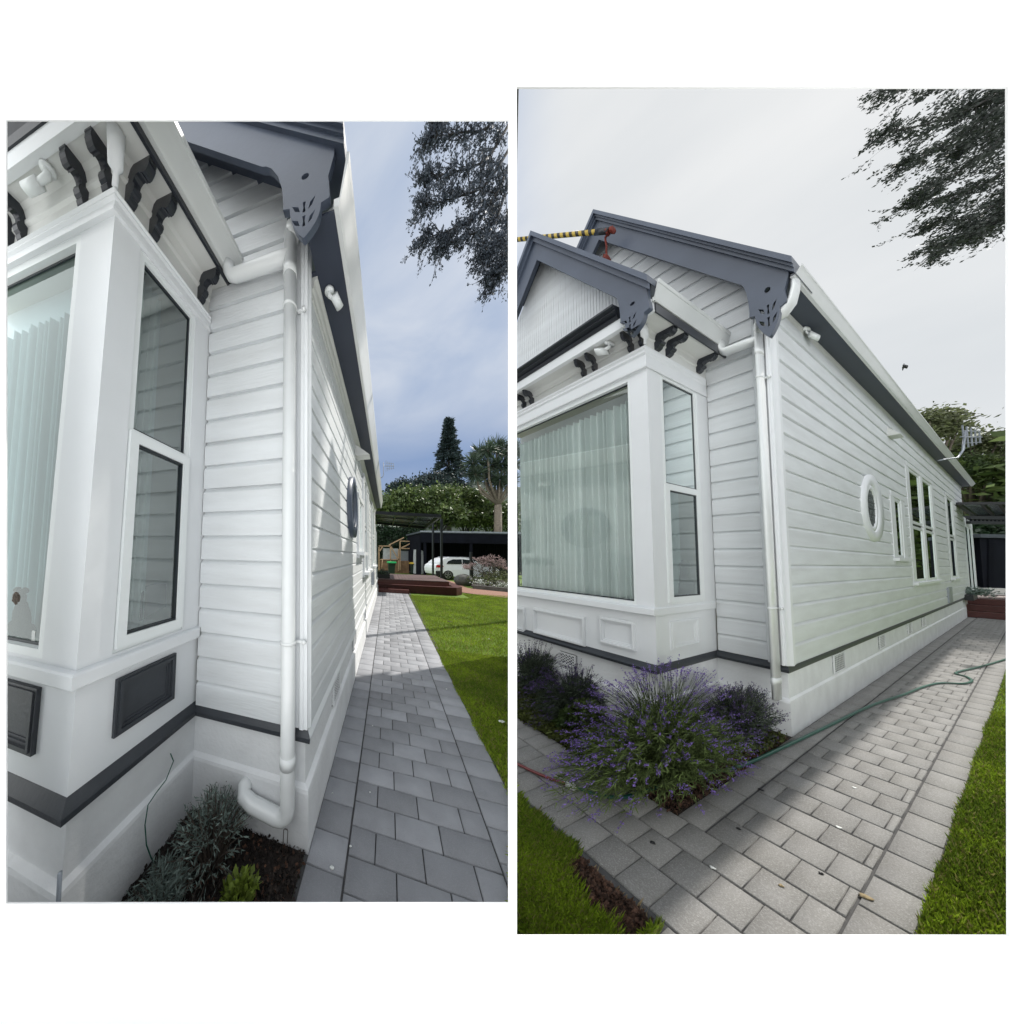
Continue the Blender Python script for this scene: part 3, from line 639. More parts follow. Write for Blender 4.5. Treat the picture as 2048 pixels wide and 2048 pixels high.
    xl = P['bay_cut']; bpn['tr'] = (bpn['tr'][0], pz_ - slb * abs(bpn['tr'][0] - px_) - .004); pend = barge_pendant(bpn)
    up = lambda x: pz_ - slb * abs(x - px_)
    dep = P['bay_dep']; pin_ = bpn['pin']
    lowl = lambda x: pin_[1] - (pin_[1] - bpn['kn'][1]) / (bpn['kn'][0] - pin_[0]) * abs(x - pin_[0])
    if S == 'R': ol = [(px_, pz_)] + pend + [pin_, (xl, lowl(xl)), (xl, up(xl))]
    else: ol = [(px_, pz_)] + pend + [(pin_[0], pin_[1])]
    if S == 'R': t.part('bay_barge_board', filled('bay_barge_board', [ol] + pendant_holes(bpn), 'xz', Yb, Yb + .03 * ay, M['slate']), M['slate'])
    cz_ = bpn['capt']
    m = MB(); cx1 = bpn['cap'][0]
    for (xa, xb) in (((px_, cx1), (px_, xl)) if S == 'R' else ((px_, cx1),)):
        za, zb_ = up(xa), up(xb); y0c = Yb - .035 * ay
        m.add([(xa, y0c, za - .01), (xb, y0c, zb_ - .01), (xb, y0c, zb_ + cz_), (xa, y0c, za + cz_), (xa, Yb + .4 * by + .2, za - .01), (xb, Yb + .4 * by + .2, zb_ - .01), (xb, Yb + .4 * by + .2, zb_ + cz_), (xa, Yb + .4 * by + .2, za + cz_)],
              [(0, 1, 2, 3), (1, 5, 6, 2), (3, 2, 6, 7), (0, 4, 5, 1)])
        y0d = Yb - .015 * ay
        m.add([(xa, y0d, za - .07), (xb, y0d, zb_ - .07), (xb, y0d, zb_ + .0), (xa, y0d, za + .0), (xa, Yb + .01, za - .07), (xb, Yb + .01, zb_ - .07)], [(0, 1, 2, 3), (0, 4, 5, 1)])
    if S == 'R': t.part('bay_verge_cap', m, M['slate'])
    m = MB(); m.add([(gx - .03 * ax, Yb + .3, gz - .02), (px_, Yb + .3, pz_), (px_, .02, pz_), (gx - .03 * ax, .02, gz - .02)], [(0, 1, 2, 3)]); rf = t.part('bay_roof', m, M['roof'])
    # raised panels
    for i, (a, b, c, d, axs) in enumerate(P['panels']):
        m = MB(); mm = P['panel_mat']; base_ = -by + pin * ay if axs == 'x' else -rx - pin * ax; sc = ay if axs == 'x' else ax; su = ax if axs == 'x' else ay
        f_ = base_ if axs == 'x' else base_
        for (o1, o2, i0) in ((.0, .016, 0), (.0, .022, .012), (.0, .012, .026), (.0, .006, .038)):
            w1 = .014
            frame_ring(m, axs, f_, o1 * sc, o2 * sc, a + i0 * su, b - i0 * su, c + i0, d - i0, w1 * su, w1)
        if mm != 'trim': 
            if axs == 'x': m.box(a + .04 * su, b - .04 * su, f_ - .003, f_ + .001, c + .04, d - .04)
            else: m.box(f_ - .001, f_ + .003, a + .04 * su, b - .04 * su, c + .04, d - .04)
        t.part('wall_panel', m, M[mm])
    # front picture window
    fr = t.part('bay_window', (lambda m: (frame_ring(m, 'x', -by + dp * ay, 0, .03 * ay, fx0, fx1, fz0, fz1, .032 * ax, .035), m)[1])(MB()), M['upvc'], label='big fixed front window of the bay')
    m = MB(); frame_ring(m, 'x', -by + dp * ay, -.003, .004 * ay, fx0 + .032 * ax, fx1 - .032 * ax, fz0 + .035, fz1 - .035, .006 * ax, .012); t.part('gasket', m, M['reveal'], fr)
    m = MB(); pane(m, 'x', -by + (dp + .002) * ay, fx0 + .03 * ax, fx1 - .03 * ax, fz0 + .03, fz1 - .03); t.part('glass', m, M[P['gl']], fr)
    t.part('curtain', curtain_mesh('x', -by + (dp + P['cd']) * ay, fx0 - .02, fx1 - .02 * ax, fz0 + .0, fz1 - P['cgap'], P['folds'], .035 * ay * (1 if S == 'L' else .6), 3), M[P['cm']], fr, label='sheer white curtain in soft folds')
    m = MB(); m.box(fx0 - .1, fx1, -by + (dp + .13) * ay, -by + (dp + .16) * ay, fz1 - P['cgap'] - .02, fz1 + .02); t.part('pelmet', m, M['trim'], fr)
    m = MB(); m.box(fx0 - .1, -rx - .02 * ax, -by + (dp + .02) * ay, .02 * ay, fz1 + .005, fz1 + .03); m.box(fx0 - .1, -rx - .02 * ax, -by + (dp + .02) * ay, .02 * ay, s1 - .03, s1 + .001)
    m.box(fx0 - .1, -rx - .045 * ax, .02 * ay - .02, .02 * ay, s1, fz1 + .01); m.box(-rx - .55 * ax, -rx - .53 * ax, -by + .2 * ay, 0, s1, fz1); t.part('room_lining', m, M['inner'], fr)
    # side window with a top pane and an opening sash
    tr = P['transom']; Xs = -rx - dp * ax; wf = .036
    fr = t.part('side_window', (lambda m: (frame_ring(m, 'y', Xs, 0, .026 * ax, sy0, sy1, sz0, sz1, .028 * ay, .03), m.box(Xs, Xs + .026 * ax, sy0 + .028 * ay, sy1 - .028 * ay, tr - .015, tr + .02), m)[2])(MB()), M['upvc'], label='narrow side window of the bay with two panes')
    m = MB(); frame_ring(m, 'y', Xs, .026 * ax, .044 * ax, sy0 + .006 * ay, sy1 - .010 * ay, sz0 + .02, tr + .004, .042 * ay, .05); t.part('opening_sash', m, M['upvc'], fr)
    m = MB(); frame_ring(m, 'y', Xs, .0, .034 * ax, sy0 + .048 * ay, sy1 - .052 * ay, sz0 + .07, tr - .046, .006 * ay, .010); frame_ring(m, 'y', Xs, -.001, .012 * ax, sy0 + .028 * ay, sy1 - .028 * ay, tr + .02, sz1 - .03, .007 * ay, .012); t.part('gasket', m, M['reveal'], fr)
    m = MB(); pane(m, 'y', Xs + .020 * ax, sy0 + .048 * ay, sy1 - .052 * ay, sz0 + .07, tr - .045); pane(m, 'y', Xs + .004 * ax, sy0 + .026 * ay, sy1 - .026 * ay, tr + .02, sz1 - .03); t.part('glass', m, M['glass2'], fr)
    t.part('curtain', curtain_mesh('y', -rx - .13 * ax, sy0 - .02 * ay, sy0 + (sy1 - sy0) * .62, sz0, sz1, 5, .018 * ax, 5), M['curtain'], fr)
    # ---------------- main eaves, gutter, barge board
    sx, gxo, gzt = P['eave_x'], P['gut_x'], P['gut_z']; Ye = P['eave_end']; Yb = P['barge_y']
    m = MB(); m.box(-.03 * ax, sx, Yb + .03 * ay, .03 * ay, ez, ez + .012); m.box(-.14 * ax, sx, .03 * ay, Ye, ez, ez + .012); t.part('eave_soffit', m, M['eave'], label='slate blue underside of the long eaves')
    m = MB(); m.prism([(-.01 * ax, ez), (-.01 * ax, ez - .11), (.006 * ax, ez - .105), (.01 * ax, ez - .075), (.02 * ax, ez - .06), (.028 * ax, ez - .03), (.045 * ax, ez - .012), (.045 * ax, ez)], 'xz', .05 * ay, Lw); t.part('cornice_moulding', m, M['soffit'])
    w_ = gxo - sx; gb = ez - .004; h_ = gzt - gb
    prof = [(sx - .002, gb), (sx + .30 * w_, gb - .004), (sx + .42 * w_, gb + .10 * h_), (sx + .80 * w_, gb + .66 * h_), (sx + .92 * w_, gb + .80 * h_), (gxo - .004 * ax, gb + .82 * h_), (gxo, gzt), (gxo - .014 * ax, gzt + .004), (gxo - .02 * ax, gzt - .2 * h_), (sx + .35 * w_, gb + .15 * h_), (sx - .002, gb + .15 * h_)]
    m = MB(); m.prism(prof, 'xz', Yb + .012 * ay, Ye); t.part('main_gutter', m, M['gutter'], label='long white gutter of the main roof')
    bn = P['barge']; sl = (bn['peak'][1] - bn['cap'][1]) / (bn['cap'][0] - bn['peak'][0]); up2 = lambda x: bn['peak'][1] - sl * abs(x - bn['peak'][0])
    bn['tr'] = (bn['tr'][0], up2(bn['tr'][0]) - .004); pend = barge_pendant(bn)
    s3 = (bn['pin'][1] - bn['kn'][1]) / (bn['kn'][0] - bn['pin'][0]); low2 = lambda x: bn['pin'][1] - s3 * abs(x - bn['pin'][0]); xl = P['cutx2']
    ol = [bn['peak']] + pend + ([bn['pin'], (xl, low2(xl)), (xl, up2(xl))] if S == 'R' else [bn['pin']])
    t.part('barge_board', filled('barge_board', [ol] + pendant_holes(bn), 'xz', Yb, Yb + .03 * ay, M['slate']), M['slate'], label='slate blue barge board with a pierced shield-shaped end')
    m = MB(); cx1 = bn['cap'][0]; cz_ = bn['capt']; mu = bn['mould']
    for (xa, xb) in (((bn['peak'][0], cx1), (bn['peak'][0], xl)) if S == 'R' else ((bn['peak'][0], cx1),)):
        za, zb_ = up2(xa), up2(xb); ye = Yb + .5
        for (oo, c0, c1) in ((.045, -.005, cz_), (.03, -mu * .45, 0), (.018, -mu, -mu * .42)):
            yy = Yb - oo * ay
            m.add([(xa, yy, za + c0), (xb, yy, zb_ + c0), (xb, yy, zb_ + c1), (xa, yy, za + c1), (xa, ye, za + c0), (xb, ye, zb_ + c0), (xb, ye, zb_ + c1), (xa, ye, za + c1)], [(0, 1, 2, 3), (1, 5, 6, 2), (3, 2, 6, 7), (0, 4, 5, 1)])
    t.part('verge_cap', m, M['slate'], fix=False)
    m = MB(); pk = bn['peak']; m.add([(cx1 - .03 * ax, Yb + .2 * ay, up2(cx1) + cz_ * .7), (pk[0], Yb + .2 * ay, pk[1] + cz_ * .7), (pk[0], Ye, pk[1] + cz_ * .7), (cx1 - .03 * ax, Ye, up2(cx1) + cz_ * .7)], [(0, 1, 2, 3)])
    # underside of the verge between barge board and gable wall
    m.add([(cx1 - .03 * ax, Yb + .03 * ay, up2(cx1) - .02), (pk[0], Yb + .03 * ay, pk[1] - .02), (pk[0], Ye, pk[1] - .02), (cx1 - .03 * ax, Ye, up2(cx1) - .02)], [(0, 1, 2, 3)])
    if S == 'R': m.add([(xl, Yb + .2 * ay, up2(xl)), (pk[0], Yb + .2 * ay, pk[1] + cz_ * .7), (pk[0], Yb + 1.2, pk[1] + cz_ * .7), (xl, Yb + 1.2, up2(xl))], [(0, 1, 2, 3)])
    t.part('roof', m, M['roof'], fix=False)
    # ---------------- downpipe
    pr_ = .040; pxc, pyc = P['pipe']; sc = (ax, ay, 1)
    def tb(pts_, r=pr_, mi='pipe'): q = MB(); q.tube(pts_, r, 16, sc=sc); return q
    q = tb(P['pipe_low'] + [(pxc, pyc, P['pipe_top'])]); dpn = t.part('downpipe', q, M['pipe'], label='round white downpipe at the house corner')
    for z in P['collars']:
        q = MB(); q.tube([(pxc, pyc, z - .03), (pxc, pyc, z + .03)], pr_ * 1.09, 16, sc=sc); t.part('pipe_joint', q, M['pipe'], dpn)
    for z in P['clips']:
        q = MB(); q.tube([(pxc, pyc, z - .008), (pxc, pyc, z + .008)], pr_ * 1.13, 16, sc=sc); q.box(pxc + pr_ * ax, pxc + (pr_ + .05) * ax, -.03 * ay, -.018 * ay, z - .007, z + .007); q.tube([(pxc + (pr_ + .045) * ax, -.02 * ay, z), (pxc + (pr_ + .045) * ax, -.04 * ay, z)], .012, 8, sc=sc); t.part('pipe_clip', q, M['pipe'], dpn)
    q = tb(P['branch'], pr_ * 1.0); t.part('bay_downpipe', q, M['pipe'], dpn, label='sloping branch pipe from the bay gutter')
    q = MB(); q.tube(P['upper'], pr_, 16, sc=sc); t.part('gutter_outlet', q, M['pipe'], dpn)
    for (x0, x1, z0, z1) in P.get('fvents', []):
        q = MB(); f0 = -by + .026 * ay; q.box(x0, x1, f0 - .01 * ay, f0, z0, z1, 1); frame_ring(q, 'x', f0, .0, .02 * ay, x0, x1, z0, z1, .012 * ax, .012)
        n_ = 5
        for i in range(-n_, n_):
            for sg in (1, -1):
                a0, b0 = x0 + (x1 - x0) * i / n_, z0 if sg > 0 else z1; hh_ = (z1 - z0); dx_ = (x1 - x0) * .9; xa, xb = a0, a0 + dx_; za, zb_ = b0, b0 + sg * hh_
                if xa < x0: za += (zb_ - za) * (x0 - xa) / (xb - xa); xa = x0
                if xb > x1: zb_ = za + (zb_ - za) * (x1 - xa) / (xb - xa); xb = x1
                if xb - xa > .004: q.beam((xa, f0 - .014 * ay, za), (xb, f0 - .014 * ay, zb_), .003, .006)
        t.part('vent_grille', q, [M['stucco'], M['band']])
    for k, (y0, y1, z0, z1) in enumerate(P['vents']):
        q = MB(); v0 = -.028 * ax; q.box(v0, v0 + .012 * ax, y0, y1, z0, z1, 1)
        nn = 6
        for i in range(nn + 1):
            yy = y0 + (y1 - y0) * (.12 + .76 * i / nn); q.box(v0 + .010 * ax, v0 + .015 * ax, yy - .0022 * ay, yy + .0022 * ay, z0 + .02, z1 - .02)
        for i in range(7):
            zz_ = z0 + (z1 - z0) * (.15 + .7 * i / 6); q.box(v0 + .010 * ax, v0 + .014 * ax, y0 + .02 * ay, y1 - .02 * ay, zz_ - .003, zz_ + .003)
        frame_ring(q, 'y', v0, 0, .022 * ax, y0, y1, z0, z1, .012 * ay, .014); t.part('vent_grille', q, [M['stucco'], M['band']])
    # ---------------- windows in the long wall
    for w in P['wins']:
        y0, y1, z0, z1, n_, lab = w; v0 = -.012 * ax; aw = .15 * ay
        q = MB(); q.box(v0, v0 + .045 * ax, y0, y0 + aw, z0 + .05, z1); q.box(v0, v0 + .045 * ax, y1 - aw, y1, z0 + .05, z1); q.box(v0, v0 + .055 * ax, y0, y1, z1 - .07, z1 + .012)
        if n_ == 2: ym = (y0 + y1) / 2; q.box(v0, v0 + .05 * ax, ym - aw * .45, ym + aw * .45, z0 + .06, z1 - .07)
        fr = t.part('window', q, M['trim'], label=lab)
        q = MB(); q.box(v0, v0 + .12 * ax, y0 - .03 * ay, y1 + .03 * ay, z0, z0 + .05); q.box(v0, v0 + .05 * ax, y0, y1, z0 - .045, z0 - .002); t.part('sill', q, M['trim'], fr)
        spans = [(y0 + aw, y1 - aw)] if n_ == 1 else [(y0 + aw, ym - aw * .45), (ym + aw * .45, y1 - aw)]
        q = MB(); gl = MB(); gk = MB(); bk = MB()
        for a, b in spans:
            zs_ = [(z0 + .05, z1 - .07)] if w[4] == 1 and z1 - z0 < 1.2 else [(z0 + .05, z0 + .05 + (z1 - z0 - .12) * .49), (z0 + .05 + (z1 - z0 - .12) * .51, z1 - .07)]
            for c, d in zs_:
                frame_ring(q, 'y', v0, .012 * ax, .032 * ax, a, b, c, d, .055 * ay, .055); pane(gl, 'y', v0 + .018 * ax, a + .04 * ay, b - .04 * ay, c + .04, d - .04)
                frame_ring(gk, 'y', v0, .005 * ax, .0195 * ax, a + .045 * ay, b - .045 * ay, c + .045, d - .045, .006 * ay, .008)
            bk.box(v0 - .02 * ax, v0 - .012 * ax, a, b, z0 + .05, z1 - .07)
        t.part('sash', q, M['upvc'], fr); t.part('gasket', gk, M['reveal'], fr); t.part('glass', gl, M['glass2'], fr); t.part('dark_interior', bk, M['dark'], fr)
    # oval window
    yc_, zc_, ry, rz_, iy, iz = P['oval']; om = M[P['oval_mat']]
    def ringmesh(o0, o1, ra, rb, ia, ib, n=48):
        q = MB(); vs = []
        for k in range(n):
            a = 2 * math.pi * k / n; c, s_ = math.cos(a), math.sin(a)
            vs += [(o0 * ax, yc_ + ra * c, zc_ + rb * s_), (o1 * ax, yc_ + ra * .985 * c, zc_ + rb * .985 * s_), (o1 * ax, yc_ + (ia + (ra - ia) * .12) * c, zc_ + (ib + (rb - ib) * .12) * s_), (o1 * .5 * ax, yc_ + ia * c, zc_ + ib * s_), (o0 * ax, yc_ + ia * c, zc_ + ib * s_)]
        q.add(vs, [(k * 5 + i, ((k + 1) % n) * 5 + i, ((k + 1) % n) * 5 + i + 1, k * 5 + i + 1) for k in range(n) for i in range(4)], 0, True); return q
    fr = t.part('oval_window', ringmesh(-.02, .05, ry, rz_, iy * 1.12, iz * 1.1), om, label='oval porthole window with a broad rim')
    t.part('inner_rim', ringmesh(-.02, .028, iy * 1.13, iz * 1.11, iy * .9, iz * .9), M['trim'] if P['oval_mat'] != 'slate' else om, fr)
    q = MB(); q.add([(.003 * ax, yc_ + iy * .95 * math.cos(a), zc_ + iz * .95 * math.sin(a)) for a in [i * math.pi / 16 for i in range(32)]], [tuple(range(32))]); t.part('leaded_glass', q, M['grid'], fr)
    q = MB()
    for k in range(-2, 3):
        yy = yc_ + iy * .3 * k; hh = iz * .9 * math.sqrt(max(0, 1 - (.3 * k / .95) ** 2)); q.box(.003 * ax, .009 * ax, yy - .004 * ay, yy + .004 * ay, zc_ - hh, zc_ + hh)
        zz_ = zc_ + iz * .3 * k; hh = iy * .9 * math.sqrt(max(0, 1 - (.3 * k / .95) ** 2)); q.box(.003 * ax, .008 * ax, yc_ - hh, yc_ + hh, zz_ - .004, zz_ + .004)
    t.part('leading', q, M['reveal'], fr)
    # outside lamp hood, meter box, rear door posts
    y0, z0 = P['hood']; q = MB(); hl = .09 * ay; q.add([(-.02 * ax, y0, z0), (.2 * ax, y0, z0), (-.0 * ax, y0, z0 + .17), (-.02 * ax, y0 + hl * 2, z0), (.2 * ax, y0 + hl * 2, z0), (-.0 * ax, y0 + hl * 2, z0 + .17), (-.02 * ax, y0, z0 + .17), (-.02 * ax, y0 + hl * 2, z0 + .17)], [(0, 1, 2, 6), (3, 4, 5, 7), (0, 3, 4, 1), (1, 4, 5, 2)]); t.part('vent_hood', q, M['soffit'])
    y0, y1, z0, z1 = P['meter']; q = MB(); q.box(-.02 * ax, .06 * ax, y0, y1, z0, z1); q.box(.06 * ax, .068 * ax, y0 + (y1 - y0) * .12, y1 - (y1 - y0) * .12, z0 + .04, z1 - .04); t.part('meter_box', q, M['metal'])
    y0, y1, z1 = P['doors']; q = MB()
    q.box(-1.2 * ax, -.06 * ax, y0, y1, .3, z1); dr = t.part('rear_wall', q, M['paint'])
    q = MB()
    for i in range(4): yy = y0 + (y1 - y0) * (.08 + .25 * i); q.box(-.06 * ax, -.02 * ax, yy, yy + .06 * ay, .5, z1 - .3)
    t.part('glazed_door', q, M['upvc'], dr); q = MB(); pane(q, 'y', -.045 * ax, y0 + .1 * (y1 - y0), y1 - .1 * (y1 - y0), .5, z1 - .35); t.part('door_glass', q, M['glass2'], dr)
    return t

# ---- left house (seen close, from beside the bay)
PL = dict(cw=.04, cm='curtain', rel=1, fl=-.004, gl='glass', cd=.12, label='white weatherboard house on the left, charcoal panels under its bay window', rx=.768, by=.64, lean=.038, W=1.62, Wf=1.62, Lw=7.6, Lp=9.3,
    ledge=.322, band0=.575, band1=.645, band_white_side=True, bot=0, eave=3.30, pitch=.1535, ph1=.0, pitch2=.1435, ph2=.0, drip0=3.085, drip1=3.165, sill0=1.062, sill1=1.128,
    ridge=-2.4, ridge_z=5.5, slope=.757, gab_top=4.6, rake=lambda z: .17 - (z - 3.58) / .7576, cutx=-1.75,
    fw=(-1.9, -.985, 1.145, 3.075), sw=(-.507, -.127, 1.142, 3.075), transom=2.165, cgap=.20, folds=16,
    soff=3.375, soff_x=.150, soff_y=.11, front_brackets=[(-.826, 3.20, 0, 0), (-.989, 3.20, 0, 0), (-1.453, 3.20, 0, 0), (-1.565, 3.20, 0, 0)], side_brackets=[(-.578, 3.20), (-.45, 3.20), (-.095, 3.20)],
    bg=(-.495, 3.515, 3.395), bay_gut_y=(-.80, .012), fas=(3.375, 3.475, 3.62), gab_x1=-.66,
    bay_barge=dict(tip=(-.60, 3.2), nr=(-.5, 3.35), nl=(-.72, 3.36), tr=(-.49, 3.5), cap=(-.48, 3.62), peak=(-1.9, 4.7), kn=(-.8, 3.66), pin=(-1.9, 4.5), hole=(-.60, 3.45), capt=.05), bay_barge_y=-.79, bay_cut=-1.9, bay_dep=.3,
    panels=[(-.480, -.165, .765, 1.02, 'y'), (-1.42, -.988, .76, 1.026, 'x')], panel_mat='band',
    eave_x=.135, gut_x=.207, gut_z=3.55, eave_end=7.3, barge_y=-.215,
    barge=dict(tip=(-.017, 3.175), nr=(.110, 3.335), nl=(-.135, 3.37), tr=(.137, 3.545), cap=(.185, 3.60), peak=(-2.6, 5.71), kn=(-.262, 3.665), pin=(-2.6, 5.47), hole=(-.015, 3.50), capt=.045, mould=.055), cutx2=-2,
    pipe=(-.098, -.055), pipe_low=[(-.385, .03, .255), (-.385, -.02, .25), (-.37, -.048, .235), (-.31, -.055, .215), (-.165, -.055, .195), (-.13, -.055, .20), (-.105, -.055, .222), (-.098, -.055, .26)], pipe_top=3.46,
    collars=[.50, 3.24], clips=[1.12, 3.02], branch=[(-.56, -.07, 3.42), (-.56, -.07, 3.375), (-.545, -.065, 3.35), (-.51, -.06, 3.342), (-.20, -.055, 3.335), (-.098, -.055, 3.33)],
    upper=[(-.155, -.055, 3.44), (-.145, -.06, 3.50), (-.11, -.065, 3.54), (.0, -.10, 3.40), (.08, -.11, 3.36), (.13, -.11, 3.38), (.140, -.11, 3.41), (.140, -.11, 3.42)],
    vents=[(.66, .92, .36, .55), (1.80, 2.06, .36, .55), (3.3, 3.55, .36, .55)], wins=[(2.17, 2.85, 1.60, 2.52, 1, 'small side window beside the oval one'), (2.97, 4.2, 1.25, 3.08, 2, 'tall double side window'), (5.25, 6.35, 1.26, 3.06, 1, 'tall single side window near the rear')],
    holes=[(2.25, 2.77, 1.66, 2.44), (3.05, 4.12, 1.31, 3.0), (5.33, 6.27, 1.32, 2.98)],
    oval=(1.63, 2.19, .31, .38, .18, .24), oval_mat='slate', hood=(2.1, 3.05), meter=(5.05, 5.45, .82, 1.18), doors=(7.6, 9.3, 2.9))
tL = house('L', PL)
KEEP = ('barge_board', 'verge_cap', 'roof', 'eave_soffit', 'main_gutter', 'gutter_outlet')
for o_ in [c for c in tL.o.children_recursive if c.type == 'MESH']:        # the old walls lean in a little towards the top
    if o_.name.split('.')[0] in KEEP: continue
    for v_ in o_.data.vertices:
        x_, y_, z_ = v_.co
        if x_ < -.3 and y_ < 0: v_.co.y *= 1 - .038 * z_
        v_.co.x -= .022 * min(z_, 3.4) * max(0, min(1, (x_ + .75) / .75))
# ---- right house (same design, own proportions)
PR = dict(cw=0, cm='curtainR', rel=1.9, fl=.007, gl='glassR', cd=.06, label='white weatherboard house on the right, two slate gables and white bay panels', rx=.345, by=1.272, lean=0, fvents=[(-1.054, -.907, .362, .50)], W=1.535, Wf=1.39, Lw=17.6, Lp=16.55,
    ledge=.318, band0=.575, band1=.640, band_white_side=False, bot=0, eave=4.20, pitch=.182, ph1=.02, pitch2=.1865, ph2=.02, drip0=3.43, drip1=3.62, sill0=1.095, sill1=1.165,
    ridge=-1.058, ridge_z=6.5, slope=1.87, gab_top=6.3, rake=lambda z: .14 - (z - 4.25) / 1.846, cutx=-2.0,
    fw=(-1.53, -.452, 1.165, 3.41), sw=(-1.02, -.235, 1.18, 3.43), transom=2.335, cgap=.16, folds=24,
    soff=3.80, soff_x=.112, soff_y=.215, front_brackets=[(-.362, 3.61, 0, 0), (-.43, 3.61, 0, 0), (-.68, 3.61, 0, 0), (-.765, 3.61, 0, 0), (-1.27, 3.61, 0, 0), (-1.36, 3.61, 0, 0)], side_brackets=[(-1.06, 3.655), (-.84, 3.655), (-.165, 3.665)],
    bg=(-.196, 4.045, 3.875), bay_gut_y=(-1.50, .10), fas=(3.80, 3.895, 4.015), gab_x1=-.42,
    bay_barge=dict(tip=(-.34, 3.635), nr=(-.233, 3.79), nl=(-.397, 3.815), tr=(-.238, 3.93), cap=(-.216, 4.0), peak=(-1.057, 5.56), kn=(-.425, 4.10), pin=(-1.037, 5.24), hole=(-.322, 3.925), capt=.05), bay_barge_y=-1.56, bay_cut=-1.33, bay_dep=.3,
    panels=[(-1.30, -.818, .64, .96, 'x'), (-.70, -.468, .725, 1.005, 'x'), (-1.52, -1.40, .60, .93, 'x'), (-.985, -.378, .752, 1.022, 'y')], panel_mat='trim',
    eave_x=.126, gut_x=.176, gut_z=4.275, eave_end=17.6, barge_y=-.205,
    barge=dict(tip=(.029, 3.722), nr=(.105, 3.985), nl=(-.058, 3.995), tr=(.124, 4.24), cap=(.150, 4.27), peak=(-1.058, 6.50), kn=(-.095, 4.375), pin=(-1.047, 6.13), hole=(.03, 4.18), capt=.055, mould=.07), cutx2=-2.1,
    pipe=(-.042, -.085), pipe_low=[(-.042, -.085, .33)], pipe_top=3.86,
    collars=[.50, 3.66], clips=[1.17, 3.40], branch=[(-.225, -.10, 3.93), (-.225, -.10, 3.86), (-.218, -.095, 3.82), (-.20, -.09, 3.805), (-.10, -.085, 3.80), (-.042, -.085, 3.79)],
    upper=[(-.042, -.085, 3.84), (-.04, -.085, 3.92), (-.03, -.09, 3.99), (.03, -.09, 3.93), (.08, -.09, 3.95), (.115, -.09, 4.02), (.13, -.09, 4.12), (.132, -.09, 4.19)],
    vents=[(1.55, 2.05, .345, .555), (3.98, 4.4, .36, .56), (6.35, 6.75, .37, .56), (7.95, 8.4, .37, .55)], wins=[(5.33, 6.60, 1.66, 2.82, 1, 'small side window beside the oval one'), (7.05, 10.65, 1.22, 3.57, 2, 'tall double side window'), (13.0, 14.9, 1.21, 3.57, 1, 'tall single side window near the rear')],
    holes=[(5.5, 6.4, 1.72, 2.74), (7.2, 10.5, 1.28, 3.49), (13.15, 14.75, 1.28, 3.49)],
    oval=(3.93, 2.425, .70, .50, .33, .31), oval_mat='trim', hood=(5.55, 3.80), meter=(11.85, 12.6, .66, 1.05), doors=(16.7, 22.0, 3.3))
house('R', PR)
# ================================================================== foliage generators
def leafcloud(name, C, size, m, sc=(1, 1, 1), aspect=.5, droop=0.0, keep=None, dirs=None, base=(0, 0, 0)):
    """one small pointed leaf (a bent quad) at every point of C"""
    C = np.asarray(C, float)
    if keep is not None: k_ = keep(C); C = C[k_]; dirs = dirs[k_] if dirs is not None else None
    n = len(C); d = rng.normal(size=(n, 3)) if dirs is None else dirs + rng.normal(size=(n, 3)) * .35
    d[:, 2] -= droop; d /= np.linalg.norm(d, axis=1, keepdims=True); u = np.cross(d, rng.normal(size=(n, 3))); u /= np.linalg.norm(u, axis=1, keepdims=True) + 1e-9
    s = size * rng.uniform(.6, 1.35, n)[:, None]; sc = np.array(sc, float); w = np.cross(d, u)
    V = np.stack([C, C + (d * .5 + u * aspect * .5 + w * .06) * s * sc, C + d * s * sc, C + (d * .5 - u * aspect * .5 + w * .06) * s * sc], 1)
    i = np.arange(n) * 4; return np_mesh(name, V.reshape(-1, 3), np.stack([i, i + 1, i + 2, i + 3], 1), [m], tone=rng.uniform(0, 1, n), base=base)
def right_side(C): return C[:, 0] > SPLIT * C[:, 1]
def left_side(C): return C[:, 0] < SPLIT * C[:, 1]
def lumpy(center, rad, nclump, per, cr, squash=1.0, shell=.75, low=-.6):
    """points clustered into clumps over a crown's volume, with gaps between them"""
    out = []
    for _ in range(nclump):
        while True:
            v = rng.normal(size=3); v /= np.linalg.norm(v)
            if v[2] > low: break
        r = shell + (1 - shell) * rng.uniform(-1, 1); c = np.array(center) + v * r * np.array(rad) * rng.uniform(.75, 1.08); k = rng.normal(size=(per, 3)) * cr * rng.uniform(.6, 1.3)
        k[:, 2] *= squash; out.append(c + k)
    return np.concatenate(out)
